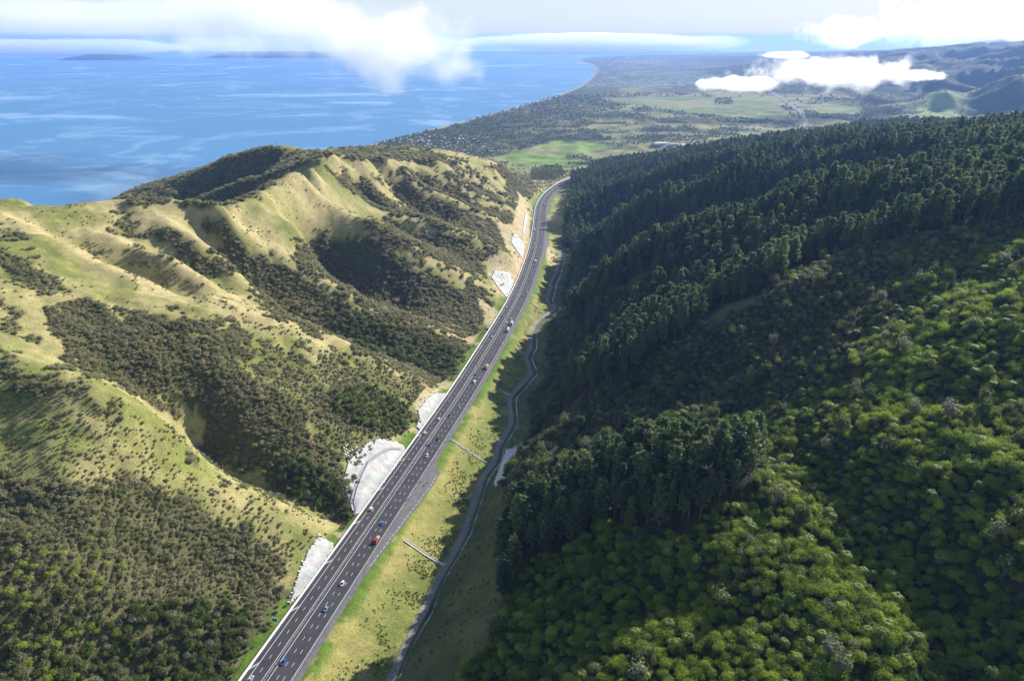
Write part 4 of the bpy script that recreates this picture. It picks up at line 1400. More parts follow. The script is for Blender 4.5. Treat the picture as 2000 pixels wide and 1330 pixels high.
for lab, pts in FLUMES:
    o = channel('drain_chute', pts, 2.0 if pts[0][1] > 700 else 1.6, 0.45, m_conc)
    tag(o, lab, 'drain', 'drain chutes on the road bank')
o = channel('bench_drain', [(780, 878), (757, 880), (735, 893), (718, 905), (705, 930), (694, 960), (688, 985), (692, 1000)], 2.6, 0.3, m_bench, up=1.3)
tag(o, 'grey curved drain bench running across the largest white concrete slope', 'drain')

# bolted anchor plates scattered round the sprayed faces
m_plate = simple('anchor_white', (0.80, 0.79, 0.77), 0.7, 0.1, 1.0)
def anchor_field(lab, poly, sp, size, name='anchor_mats'):
    W = np.array([hit(*q)[:2] for q in poly])
    V, Fc = [], []
    xs = np.arange(W[:, 0].min(), W[:, 0].max(), sp); ys = np.arange(W[:, 1].min(), W[:, 1].max(), sp)
    for i, a in enumerate(xs):
        for j, b_ in enumerate(ys):
            px_, py_ = a + (j % 2) * sp / 2 + rng.uniform(-.3, .3), b_ + rng.uniform(-.3, .3)
            if not inside(W, np.array([px_]), np.array([py_]))[0]: continue
            c = np.array([px_, py_, float(height(px_, py_)) + 0.45])
            e = 0.5
            gx_ = (float(height(px_ + e, py_)) - float(height(px_ - e, py_))) / (2 * e); gy_ = (float(height(px_, py_ + e)) - float(height(px_, py_ - e))) / (2 * e)
            k = len(V); h = size * rng.uniform(0.7, 1.1)
            for dz in (0, 0.25):
                for sx, sy in ((-1, -1), (1, -1), (1, 1), (-1, 1)):
                    q = np.array([sx * h * 0.5, sy * h * 0.35])
                    V.append(c + np.array([q[0], q[1], gx_ * q[0] + gy_ * q[1] + dz]))
            Fc += [(k + 4, k + 5, k + 6, k + 7), (k, k + 1, k + 5, k + 4), (k + 1, k + 2, k + 6, k + 5), (k + 2, k + 3, k + 7, k + 6), (k + 3, k, k + 4, k + 7)]
    if not V: return
    V = np.array(V); b_ = V.mean(0)
    o = mesh_obj(name, V - b_, Fc, m_plate); o.location = b_
    return tag(o, lab, 'slope matting', 'white matting spots around the concrete slopes', kind='stuff')
anchor_field('white spots of matting above the largest concrete slope', [(668, 870), (676, 868), (702, 876), (684, 900), (676, 905)], 2.6, 1.3)
anchor_field('white spots of matting along the left rim of the nearest concrete slope', [(612, 1062), (626, 1044), (634, 1052), (604, 1084), (586, 1128), (566, 1180), (560, 1182), (584, 1110)], 2.2, 1.2)
anchor_field('white spots of matting above the half-moon concrete slope', [(812, 800), (830, 778), (850, 764), (852, 768), (832, 784), (816, 804)], 2.6, 1.3)
anchor_field('white spots of matting along the top of the largest concrete slope', [(722, 858), (745, 852), (780, 866), (788, 871), (745, 857)], 2.4, 1.2)

# ------------------------------------------------------------------ orange gravel bed and its ramp lane left of the far motorway
def side_strip(name, s0, s1, o0, o1, mat, up):
    s = np.arange(s0, s1, 5.0); t = (s - s0) / (s1 - s0)
    A = np.stack([road_at(s, o0(t), up), road_at(s, o1(t), up)], 1)
    idx = np.arange(len(s) * 2).reshape(-1, 2)
    f = np.stack([idx[:-1, 0], idx[:-1, 1], idx[1:, 1], idx[1:, 0]], -1)
    return tag(mesh_obj(name, A.reshape(-1, 3), f, mat), kind='structure')
def s_of(px, py):
    q = solve_level(px, py)
    d, sd, a = polyline_dist(ROAD, np.array([q[0]]), np.array([q[1]]))
    return float(a[0]), float((d * sd)[0])
sA = s_of(1028, 518)[0]; sB = s_of(1040, 464)[0]; sC = s_of(1046, 398)[0]
m_ochre = simple('ochre_gravel', (0.50, 0.29, 0.14), 0.95, 0.15, 0.3)
side_strip('arrester_bed', sA, sB, lambda t: -14.5 - 8.5 * np.minimum(t * 1.6, 1), lambda t: -13.2 + 0 * t, m_ochre, 0.25)
side_strip('ramp_lane', sB, sC, lambda t: -23 + 0 * t, lambda t: -13.2 + 0 * t, m_asph, 0.2)

# ------------------------------------------------------------------ barriers
def profile_run(name, s0, s1, off, prof, mat, step=5.0, parent=None):
    s = np.arange(s0, s1, step)
    V = np.stack([road_at(s, off + o, h) for o, h in prof], 1)
    n_, k = V.shape[:2]
    idx = np.arange(n_ * k).reshape(n_, k)
    f = np.stack([idx[:-1, :-1], idx[1:, :-1], idx[1:, 1:], idx[:-1, 1:]], -1).reshape(-1, 4)
    V = V.reshape(-1, 3); b = V[0].copy()
    o = mesh_obj(name, V - b, f, mat, parent)
    if parent is None: o.location = b
    return o
m_bar = simple('barrier_concrete', (0.56, 0.54, 0.51), 0.8, 0.12, 0.15)
o = profile_run('concrete_barrier', 2, S_END - 5, -12.75, [(-0.45, -0.3), (-0.28, 0.95), (0.28, 0.95), (0.5, 0.12), (0.75, 0.0)], m_bar)
tag(o, 'long white concrete barrier along the left edge of the motorway', 'barrier')
m_steel = simple('galvanised_steel', (0.50, 0.50, 0.52), 0.5, 0.1, 2.0, metallic=0.4)
m_post = simple('barrier_posts', (0.17, 0.17, 0.19), 0.6, 0.1, 2.0)
def wire_barrier(off, lab, s0, s1):
    t = empty('wire_rope_barrier', road_at(s0, off)); b = np.array(t.location)
    for h in (0.45, 0.62, 0.78):
        r = profile_run('wire_rope', s0, s1, off, [(-0.03, h), (0, h + 0.035), (0.03, h), (0, h - 0.035), (-0.03, h)], m_steel, parent=t)
        r.location = road_at(s0, off - 0.03, h) - b
    me = None; V, Fc = [], []
    ks_ = np.arange(s0, s1, 3.0)
    mid = S_T0 + 60
    order = np.argsort(np.abs(ks_ - mid) + 1e6 * (ks_ < S_T0 - 20)); near_ = set(order[:100].tolist())
    for i, s_ in enumerate(ks_):
        c = road_at(s_, off) - b
        box = np.array([(sx * 0.10, sy * 0.16, z) for z in (0.0, 0.95) for sx, sy in ((-1, -1), (1, -1), (1, 1), (-1, 1))])
        bf = [(0, 1, 5, 4), (1, 2, 6, 5), (2, 3, 7, 6), (3, 0, 4, 7), (4, 5, 6, 7)]
        if i in near_:
            if me is None:
                o = mesh_obj('post', box, bf, m_post, t); me = o.data
            else:
                o = bpy.data.objects.new('post', me); C.objects.link(o); o.parent = t
            o.location = c
        else:
            k = len(V); V += [v + c for v in box]; Fc += [tuple(k + j for j in f) for f in bf]
    o = mesh_obj('post_row', V, Fc, m_post, t); o['kind'] = 'stuff'
    tag(t, lab, 'barrier', 'wire rope barriers of the motorway')
wire_barrier(0.0, 'wire rope barrier on dark posts down the middle of the motorway', 3, S_END - 8)
wire_barrier(14.35, 'wire rope barrier on dark posts along the right edge of the motorway', 3, S_END - 8)

# ------------------------------------------------------------------ vehicles
def loft(sections):
    """sections along x: (x, half width low, z low, half width high, z high)"""
    V, Fc = [], []
    for x, w0, z0, w1, z1 in sections:
        V += [(x, -w0, z0), (x, w0, z0), (x, w1, z1), (x, -w1, z1)]
    n = len(sections)
    for i in range(n - 1):
        a, b = 4 * i, 4 * i + 4
        for j in range(4):
            Fc.append((a + j, a + (j + 1) % 4, b + (j + 1) % 4, b + j))
    Fc.append((3, 2, 1, 0)); e = 4 * (n - 1); Fc.append((e, e + 1, e + 2, e + 3))
    return V, Fc

def wheel_mesh(r, w):
    V, Fc = [], []
    n = 14
    for sgn in (-1, 1):
        for rr, yy in ((r, 0.8), (r * 0.9, 1.0), (r * 0.55, 0.85)):
            for j in range(n):
                a = 2 * math.pi * j / n
                V.append((rr * math.cos(a), sgn * w / 2 * yy, rr * math.sin(a)))
    for j in range(n):
        k = (j + 1) % n
        for base in (0, 3 * n):
            Fc += [(base + j, base + k, base + n + k, base + n + j), (base + n + j, base + n + k, base + 2 * n + k, base + 2 * n + j)]
        Fc.append((j, k, 3 * n + k, 3 * n + j))
    Fc.append(tuple(range(2 * n, 3 * n))); Fc.append(tuple(range(5 * n, 6 * n)))
    return V, Fc

m_glass, nt, p = new_mat('window_glass')
p.inputs['Base Color'].default_value = (0.02, 0.025, 0.03, 1); p.inputs['Roughness'].default_value = 0.08
m_tyre = simple('tyre_rubber', (0.02, 0.02, 0.022), 0.9, 0.2, 3.0)
m_lamp, nt, p = new_mat('lamp_lens')
p.inputs['Base Color'].default_value = (0.8, 0.8, 0.78, 1); p.inputs['Roughness'].default_value = 0.1
m_load = simple('tan_load', (0.50, 0.36, 0.22), 0.9, 0.3, 2.0)
PAINTS = {}
def paint(name, col):
    if name not in PAINTS:
        m, nt, p = new_mat('paint_' + name)
        tc = nt.nodes.new('ShaderNodeTexCoord').outputs['Object']
        n = noise(nt, 3.0, 3, 0.5, tc)
        r = ramp(nt, n.outputs[0], [(0.3, tuple(c * 0.9 for c in col)), (0.7, col)])
        nt.links.new(r.outputs[0], p.inputs['Base Color'])
        p.inputs['Roughness'].default_value = 0.3
        p.inputs['Coat Weight'].default_value = 0.6
        PAINTS[name] = m
    return PAINTS[name]
COLS = {'white': (0.82, 0.82, 0.82), 'silver': (0.48, 0.50, 0.53), 'blue': (0.03, 0.12, 0.50), 'pale blue': (0.20, 0.33, 0.55), 'dark': (0.025, 0.027, 0.033), 'grey': (0.20, 0.21, 0.23), 'red': (0.38, 0.02, 0.03), 'yellow': (0.55, 0.42, 0.05), 'navy': (0.02, 0.04, 0.13)}
bmw = {}
def part_mesh(key, V, Fc, mats, smooth_=False):
    if key not in bmw:
        o = mesh_obj(key, V, Fc, mats, link=False, smooth_shade=smooth_)
        bmw[key] = o.data; bpy.data.objects.remove(o)
    return bmw[key]
def add_part(name, key, V, Fc, mat, parent, loc=(0, 0, 0), own=None):
    me = part_mesh(key, V, Fc, mat)
    o = bpy.data.objects.new(name, me); C.objects.link(o); o.parent = parent; o.location = loc
    if own is not None:
        o.material_slots[0].link = 'OBJECT'; o.material_slots[0].material = own
    return o

def vehicle(kind, colour, loc, rz, label, group=None):
    pm = paint(colour, COLS[colour])
    t = empty({'car': 'car', 'wagon': 'car', 'van': 'van', 'truck': 'box_truck', 'flatbed': 'flatbed_truck'}[kind], loc, rz)
    tag(t, label, {'car': 'car', 'wagon': 'car', 'van': 'van', 'truck': 'truck', 'flatbed': 'truck'}[kind], group)
    if kind in ('car', 'wagon'):
        L = 4.5
        add_part('body', 'car_body', *loft([(-2.25, 0.72, 0.45, 0.70, 0.80), (-2.1, 0.88, 0.28, 0.80, 0.93), (-0.9, 0.91, 0.25, 0.84, 0.97), (0.9, 0.91, 0.25, 0.84, 0.97), (1.9, 0.88, 0.27, 0.78, 0.80), (2.25, 0.70, 0.40, 0.66, 0.62)]), pm, t, own=pm)
        if kind == 'car':
            add_part('window', 'car_glass', *loft([(-1.75, 0.76, 0.94, 0.72, 0.96), (-1.0, 0.80, 0.965, 0.64, 1.40), (0.2, 0.80, 0.965, 0.64, 1.42), (1.15, 0.80, 0.955, 0.76, 0.97)]), m_glass, t)
            add_part('roof', 'car_roof', *loft([(-1.15, 0.60, 1.40, 0.56, 1.43), (0.25, 0.63, 1.42, 0.58, 1.47)]), pm, t, own=pm)
        else:
            add_part('window', 'wagon_glass', *loft([(-2.05, 0.80, 0.94, 0.74, 0.98), (-1.85, 0.82, 0.965, 0.68, 1.60), (0.35, 0.82, 0.965, 0.68, 1.62), (1.2, 0.80, 0.955, 0.76, 0.97)]), m_glass, t)
            add_part('roof', 'wagon_roof', *loft([(-1.85, 0.65, 1.60, 0.62, 1.65), (0.3, 0.67, 1.62, 0.62, 1.68)]), pm, t, own=pm)
        wx, wy, wr = (-1.35, 1.4), 0.80, 0.33
        hl = (2.12, 0.55, 0.62)
    elif kind == 'van':
        add_part('body', 'van_body', *loft([(-2.6, 0.92, 0.35, 0.88, 1.95), (1.2, 0.95, 0.30, 0.86, 2.05), (1.95, 0.95, 0.30, 0.86, 1.15), (2.6, 0.88, 0.38, 0.80, 0.90)]), pm, t, own=pm)
        add_part('window', 'van_glass', *loft([(1.27, 0.80, 1.93, 0.76, 2.0), (1.95, 0.80, 1.16, 0.78, 1.24)]), m_glass, t)
        wx, wy, wr = (-1.6, 1.7), 0.86, 0.36
        hl = (2.5, 0.6, 0.75)
    else:
        add_part('cab', 'truck_cab', *loft([(1.5, 1.15, 0.55, 1.10, 2.65), (2.9, 1.15, 0.5, 1.05, 2.6), (3.45, 1.15, 0.5, 1.08, 1.6), (3.6, 1.1, 0.5, 1.08, 1.2)]), pm, t, own=pm)
        add_part('window', 'truck_glass', *loft([(2.95, 1.02, 2.48, 1.0, 2.56), (3.47, 1.04, 1.66, 1.02, 1.74)]), m_glass, t)
        if kind == 'truck':
            bx = paint('white', COLS['white']) if colour != 'yellow' else pm
            add_part('cargo_box', 'truck_box', *loft([(-4.2, 1.22, 0.95, 1.2, 3.5), (1.3, 1.22, 0.95, 1.2, 3.5)]), bx, t, own=bx)
        else:
            add_part('flatbed', 'truck_bed', *loft([(-4.0, 1.2, 0.9, 1.2, 1.25), (1.3, 1.2, 0.9, 1.2, 1.25)]), pm, t, own=pm)
            add_part('load', 'truck_load', *loft([(-3.8, 0.9, 1.25, 0.7, 1.9), (-2.5, 1.05, 1.25, 0.8, 2.3), (-0.8, 1.05, 1.25, 0.75, 2.1), (-0.2, 0.9, 1.25, 0.6, 1.6)]), m_load, t)
            add_part('cargo_box', 'truck_crate', *loft([(-0.1, 1.05, 1.25, 1.0, 2.5), (1.2, 1.05, 1.25, 1.0, 2.5)]), pm, t, own=pm)
        add_part('chassis', 'truck_frame', *loft([(-4.0, 0.9, 0.5, 0.9, 0.9), (2.0, 0.9, 0.5, 0.9, 0.9)]), m_tyre, t)
        wx, wy, wr = (-2.6, 2.5), 1.0, 0.5
        hl = (3.55, 0.8, 0.9)
    for a in wx:
        for b in (-1, 1):
            add_part('wheel', 'wheel_%d' % int(wr * 100), *wheel_mesh(wr, wr * 0.62), m_tyre, t, (a, b * wy, wr))
    for b in (-1, 1):
        add_part('headlight', 'headlight', *loft([(-0.06, 0.15, -0.08, 0.14, 0.08), (0.06, 0.13, -0.07, 0.12, 0.07)]), m_lamp, t, (hl[0], b * hl[1], hl[2]))
    return t

LANES = [-7.2, -3.45, 3.5, 7.25, 11.1]
CARS = [
 (555, 1292, 'wagon', 'blue', 'bright blue hatchback nearest the camera, right of the median'), (634, 1188, 'car', 'pale blue', 'pale blue car following the white wagon on the near straight'), (668, 1139, 'wagon', 'white', 'white wagon between the pale blue car and the red truck'),
 (494, 1326, 'car', 'silver', 'silver car cut by the lower picture edge, left of the median'), (726, 993, 'wagon', 'white', 'white wagon beside the largest white concrete slope'), (745, 1021, 'car', 'blue', 'blue car just ahead of the red truck'),
 (735, 1055, 'flatbed', 'red', 'dark red flatbed truck carrying a tan load'), (927, 746, 'van', 'white', 'white van on the right carriageway, next to the blue car'), (896, 794, 'car', 'pale blue', 'grey-blue car on the right carriageway opposite the half-moon concrete slope'),
 (855, 817, 'car', 'white', 'white car leaving past the half-moon concrete slope'), (878, 810, 'car', 'dark', 'small dark car near the median beside the half-moon concrete slope'), (832, 845, 'wagon', 'white', 'white wagon on the left carriageway just past the green gully'),
 (854, 857, 'car', 'dark', 'small black car in the middle lane above the drain chute'), (839, 868, 'wagon', 'navy', 'dark blue wagon next to the median above the white wagon'), (835, 889, 'wagon', 'white', 'white wagon approaching the roadside bay'),
 (932, 730, 'car', 'blue', 'blue car ahead of the white van'), (950, 718, 'truck', 'yellow', 'yellow truck in the outer lane'), (954, 713, 'car', 'white', 'small white car just behind the yellow truck'),
 (959, 657, 'wagon', 'white', 'white wagon alone on the left carriageway near the blue road sign'), (992, 645, 'truck', 'white', 'nearer of two white box trucks driving close together'), (1000, 632, 'truck', 'white', 'farther of two white box trucks driving close together'),
 (986, 637, 'car', 'silver', 'silver car overtaking the nearer white box truck'), (990, 639, 'car', 'dark', 'dark car hemmed in beside the white box trucks'), (990.5, 629, 'car', 'white', 'white car next to the median, level with the farther white box truck'), (999.5, 622, 'car', 'white', 'white car just behind the farther white box truck'),
 (982.5, 617, 'car', 'dark', 'dark car on the left carriageway beside the tan cut'), (991.6, 600, 'wagon', 'silver', 'silver wagon on the left shoulder side beside the tan cut'), (1024, 578, 'car', 'dark', 'dark car beside the streaked rock cut, outer right lanes'), (1030, 571, 'wagon', 'white', 'white wagon in the outer lane above the small distant chute'),
 (1034, 548, 'car', 'dark', None), (1035, 534, 'car', 'dark', None), (1022, 538, 'wagon', 'white', 'white wagon leaving beside the streaked rock cut'),
 (1044, 519, 'car', 'dark', None), (1046.5, 511, 'truck', 'white', 'white box truck opposite the orange gravel bed'), (1048, 503, 'car', 'dark', None), (1034, 506, 'car', 'dark', None), (1038.6, 490, 'car', 'dark', None), (1054, 482, 'car', 'white', None),
 (1046, 475, 'van', 'white', 'white van beside the top of the orange gravel bed'), (1043, 470, 'car', 'dark', None), (1058.6, 453, 'car', 'white', None), (1045.5, 449.6, 'truck', 'white', 'white box truck on the left carriageway below the far bend'), (1057, 431, 'car', 'white', None),
 (1048, 428, 'car', 'dark', None), (1051, 428, 'car', 'dark', None), (1056.6, 424, 'car', 'dark', None), (1061.6, 424.5, 'car', 'dark', None), (1055, 401, 'car', 'silver', None), (1063, 399, 'truck', 'grey', 'grey truck at the start of the far bend'),
 (1077, 373, 'car', 'dark', None), (1073.6, 368, 'car', 'white', None), (1086, 366, 'truck', 'white', 'white box truck in the middle of the far bend'), (1077, 362.5, 'car', 'dark', None), (1104, 355, 'van', 'white', 'white van near the end of the far bend'), (1118, 349, 'car', 'white', None)]
for px_, py_, kind, colour, lab in CARS:
    s_, off_ = s_of(px_, py_ + 1.5)
    lane = min(LANES, key=lambda o: abs(o - off_))
    loc = road_at(s_, lane, 0.03)
    i = s_ / S_STEP
    tx, ty = np.interp(i, np.arange(len(RTX)), RTX), np.interp(i, np.arange(len(RTY)), RTY)
    rz = math.atan2(ty, tx) + (0 if lane < 0 else math.pi)
    g = None
    if lab is None:
        lab = 'tiny %s car among the far traffic towards the bend' % ('dark' if colour == 'dark' else 'pale')
        g = ('dark' if colour == 'dark' else 'pale') + ' cars far down the motorway'
    vehicle(kind, colour, loc, rz, lab, g)

# ------------------------------------------------------------------ road signs, bay boards
m_blue = simple('sign_blue', (0.10, 0.20, 0.42), 0.5, 0.1, 1.0)
m_white = simple('sign_white', (0.8, 0.8, 0.8), 0.5, 0.05, 1.0)
def box(x0, x1, y0, y1, z0, z1):
    V = [(x0, y0, z0), (x1, y0, z0), (x1, y1, z0), (x0, y1, z0), (x0, y0, z1), (x1, y0, z1), (x1, y1, z1), (x0, y1, z1)]
    return V, [(3, 2, 1, 0), (4, 5, 6, 7), (0, 1, 5, 4), (1, 2, 6, 5), (2, 3, 7, 6), (3, 0, 4, 7)]
def road_sign(px_, py_, w, h, lab):
    q = hit(px_, py_)
    t = empty('road_sign', q, R(-8)); tag(t, lab, 'road sign', 'blue road signs left of the motorway')
    mesh_obj('sign_panel', *box(-w / 2, w / 2, -0.06, 0.06, 1.6, 1.6 + h), m_blue, t)
    fr = []
    for b in (box(-w / 2 - .08, w / 2 + .08, -0.08, 0.08, 1.6 + h, 1.7 + h), box(-w / 2 - .08, w / 2 + .08, -0.08, 0.08, 1.5, 1.6), box(-w / 2 - .08, -w / 2, -0.08, 0.08, 1.6, 1.6 + h), box(w / 2, w / 2 + .08, -0.08, 0.08, 1.6, 1.6 + h)):
        k = 8 * len(fr); fr.append(b)
    V = [v for b in fr for v in b[0]]; Fc = [tuple(8 * i + j for j in f) for i, b in enumerate(fr) for f in b[1]]
    mesh_obj('sign_frame', V, Fc, m_white, t)
    for sx in (-0.32, 0.32):
        mesh_obj('post', *box(sx * w - .08, sx * w + .08, 0.1, 0.26, -1.0, 1.6 + h * 0.9), m_steel, t)
road_sign(538, 1219, 3.0, 2.4, 'large blue road sign on two posts beside the near motorway')
road_sign(951, 648, 4.0, 3.0, 'distant blue road sign on the left verge near the bush gully')
for px_, py_, lab in ((820, 942, 'white board standing at the top inner corner of the roadside bay'), (835, 945, 'white board at the outer tip of the roadside bay'), (829, 950, 'white board beside the painted line of the roadside bay'), (796, 978, 'white board on the barrier line below the roadside bay')):
    q = hit(px_, py_)
    t = empty('marker_board', q, R(10)); tag(t, lab, 'marker board', 'white boards in the roadside bay')
    mesh_obj('board', *box(-0.8, 0.8, -0.05, 0.05, 0.5, 1.9), m_white, t)
    for sx in (-0.5, 0.5):
        mesh_obj('post', *box(sx - .05, sx + .05, 0.05, 0.15, -0.5, 1.8), m_steel, t)

# ------------------------------------------------------------------ radio masts on the ridge
def mast(px_, py_, zc, H, lab):
    p_ = from_depth(px_, py_, zc)
    t = empty('radio_mast', (p_[0], p_[1], float(height(p_[0], p_[1])))); tag(t, lab, 'mast', 'masts on the seaward ridge')
    V, Fc = [], []
    def bar(a, b, r):
        v, f = tube([a, b], [r, r], 4)
        k = len(V); V.extend(map(tuple, v)); Fc.extend(tuple(int(j) + k for j in g) for g in f)
    for sx, sy in ((1, 0), (-0.5, 0.87), (-0.5, -0.87)):
        bar((sx * 1.2, sy * 1.2, -1), (sx * 0.25, sy * 0.25, H), 0.16)
    for i in range(8):
        z0, z1 = H * i / 8, H * (i + 1) / 8
        w0, w1 = 1.2 - 0.95 * i / 8, 1.2 - 0.95 * (i + 1) / 8
        bar((w0, 0, z0), (-0.5 * w1, 0.87 * w1, z1), 0.09); bar((-0.5 * w0, 0.87 * w0, z0), (-0.5 * w1, -0.87 * w1, z1), 0.09)
    mesh_obj('lattice', V, Fc, m_steel, t)
    mesh_obj('antenna', *tube([(0, 0, H), (0, 0, H + 4)], [0.14, 0.08], 6), m_steel, t)
    mesh_obj('crossarm', *box(-2.2, 2.2, -0.15, 0.15, H * 0.72, H * 0.72 + 0.35), m_steel, t)
mast(540, 284, 1362, 14, 'lattice mast with a crossarm on the highest seaward hilltop')
mast(461, 306, 1385, 11, 'thin lattice mast lower down the dark seaward ridge')

# ------------------------------------------------------------------ village, sheds, far motorway
ROOFS = [simple('roof_' + n, c, 0.6, 0.15, 0.5) for n, c in (('white', (0.72, 0.72, 0.72)), ('grey', (0.30, 0.31, 0.33)), ('red', (0.33, 0.10, 0.07)), ('charcoal', (0.10, 0.10, 0.11)), ('cream', (0.55, 0.50, 0.42)))]
WALLS = [simple('wall_' + n, c, 0.8, 0.1, 0.5) for n, c in (('white', (0.75, 0.74, 0.72)), ('cream', (0.62, 0.56, 0.45)), ('grey', (0.45, 0.46, 0.47)))]
def house_mesh(i, L, W, H, rh):
    V = [(-L / 2, -W / 2, -1), (L / 2, -W / 2, -1), (L / 2, W / 2, -1), (-L / 2, W / 2, -1), (-L / 2, -W / 2, H), (L / 2, -W / 2, H), (L / 2, W / 2, H), (-L / 2, W / 2, H)]
    Fc = [(0, 1, 5, 4), (1, 2, 6, 5), (2, 3, 7, 6), (3, 0, 4, 7)]
    mi = [0] * 4
    e = 0.5; k = 8
    V += [(-L / 2 - e, -W / 2 - e, H + 0.05), (L / 2 + e, -W / 2 - e, H + 0.05), (L / 2 + e, W / 2 + e, H + 0.05), (-L / 2 - e, W / 2 + e, H + 0.05), (-L / 2 + W * 0.3, 0, H + rh), (L / 2 - W * 0.3, 0, H + rh)]
    Fc += [(k, k + 1, k + 5, k + 4), (k + 2, k + 3, k + 4, k + 5), (k + 1, k + 2, k + 5), (k + 3, k, k + 4), (k + 3, k + 2, k + 1, k)]
    mi += [1] * 5
    o = mesh_obj('house', V, Fc, [WALLS[i % 3], ROOFS[i % 5]], mat_idx=mi, link=False)
    me = o.data; bpy.data.objects.remove(o)
    return me
HM = [house_mesh(i, 13 + (i * 7) % 6, 9 + (i * 5) % 4, 3.2 + (i % 3) * 0.9, 2.4) for i in range(15)]
VILLAGE = [(688, 292), (760, 273), (800, 268), (850, 266), (905, 270), (955, 288), (975, 300), (915, 312), (860, 306), (790, 290), (735, 292)]
n_h = 0
occ = []
while n_h < 240:
    a, b = rng.uniform(688, 978), rng.uniform(265, 312)
    if not inside(VILLAGE, np.array([a]), np.array([b]))[0]: continue
    p_ = from_level(a, b, 9.0)
    z_ = float(height(p_[0], p_[1]))
    if z_ > 40 or z_ < 1.5: continue
    if any((p_[0] - q[0]) ** 2 + (p_[1] - q[1]) ** 2 < 19 ** 2 for q in occ): continue
    occ.append(p_)
    o = bpy.data.objects.new('house', HM[n_h % 15]); C.objects.link(o)
    o.location = (p_[0], p_[1], z_); o.rotation_euler = (0, 0, R(rng.choice([35, 125, 20, 110])) + rng.uniform(-.1, .1))
    tag(o, 'small house among trees in the seaside village beyond the left hills', 'house', 'houses of the seaside village')
    n_h += 1
SHEDS = [(1290, 282, 60, 26, 'white'), (1315, 284, 40, 22, 'grey'), (1345, 285, 70, 30, 'white'), (1370, 283, 36, 20, 'grey'), (1208, 319, 34, 18, 'white'), (1222, 321, 26, 16, 'white'), (1395, 286, 40, 20, 'cream')]
SL = ['long white shed at the left of the pale works yard', 'grey shed in the middle of the pale works yard', 'largest white shed in the pale works yard', 'grey shed at the right end of the pale works yard', 'white shed beyond the forest edge near the motorway end', 'smaller white shed beyond the forest edge near the motorway end', 'cream shed just outside the pale works yard']
for (a, b, L, W, c), lab in zip(SHEDS, SL):
    p_ = from_level(a, b, 24.0); z_ = float(height(p_[0], p_[1]))
    t = empty('shed', (p_[0], p_[1], z_), R(12)); tag(t, lab, 'shed')
    mesh_obj('wall', *box(-L / 2, L / 2, -W / 2, W / 2, -2, 6), WALLS[0 if c == 'white' else 2], t)
    V = [(-L / 2 - 1, -W / 2 - 1, 6.05), (L / 2 + 1, -W / 2 - 1, 6.05), (L / 2 + 1, W / 2 + 1, 6.05), (-L / 2 - 1, W / 2 + 1, 6.05), (-L / 2 - 1, 0, 8.6), (L / 2 + 1, 0, 8.6)]
    mesh_obj('roof', V, [(0, 1, 5, 4), (2, 3, 4, 5), (1, 2, 5), (3, 0, 4), (3, 2, 1, 0)], ROOFS[{'white': 0, 'grey': 1, 'cream': 4}[c]], t)

m_farroad = simple('pale_road', (0.17, 0.17, 0.18), 0.9, 0.15, 0.05)
FR = [(1535, 282), (1556, 262), (1572, 250), (1574, 240), (1566, 228), (1556, 218), (1540, 206), (1515, 192), (1490, 182)]
P_ = np.array([from_level(a, b, 20.0)[:2] for a, b in FR])
ribbon('far_road', P_, 25, 1.6, m_farroad, 20.0, 4)

# distant town: white roofs along the far coast, too small to tell apart
V, Fc = [], []
tn = 0
while tn < 2600:
    a, b = rng.uniform(1140, 1460), rng.uniform(109, 172)
    p_ = from_level(a, b, 10.0)
    if fbm(np.array([p_[0]]), np.array([p_[1]]), 900, 3, 201)[0] < 0.47: continue
    z_ = float(height(p_[0], p_[1]))
    if z_ < 2 or z_ > 60: continue
    L = rng.uniform(5, 12) * (1.6 if b < 125 else 1); k = len(V)
    v, f = box(-L, L, -L * .6, L * .6, -2, rng.uniform(3, 7))
    V += [(q[0] + p_[0], q[1] + p_[1], q[2] + z_) for q in v]; Fc += [tuple(k + j for j in g) for g in f]
    tn += 1
tag(mesh_obj('distant_town', V, Fc, ROOFS[0]), kind='stuff')

# ------------------------------------------------------------------ islands
m_isl = simple('island_bush', (0.045, 0.06, 0.03), 0.95, 0.35, 0.004)
def island(px0, px1, pyb, zc, hmax, seed, name='island'):
    a, b = from_level(px0, pyb, 0), from_level(px1, pyb, 0)
    n, m = 160, 40
    W = 1500.0 if hmax > 200 else 500.0
    u, v = np.meshgrid(np.linspace(0, 1, n), np.linspace(-1, 1, m))
    X = a[0] + (b[0] - a[0]) * u; Y = a[1] + v * W
    rid = smooth(0, 0.25, u) * smooth(1, 0.85, u) * np.clip(1 - v * v, 0, 1) ** 0.8
    Z = hmax * rid * (0.35 + 0.75 * fbm(X, Y, (b[0] - a[0]) / 4, 5, seed)) * (0.6 + 0.5 * np.sin(u * math.pi)) - 8
    idx = np.arange(n * m).reshape(m, n)
    f = np.stack([idx[:-1, :-1], idx[:-1, 1:], idx[1:, 1:], idx[1:, :-1]], -1).reshape(-1, 4)
    tag(mesh_obj(name, np.stack([X, Y, Z], -1).reshape(-1, 3), f, m_isl, smooth_shade=True), kind='structure')
island(385, 660, 113, 0, 190, 31)
island(108, 300, 117, 0, 120, 37)

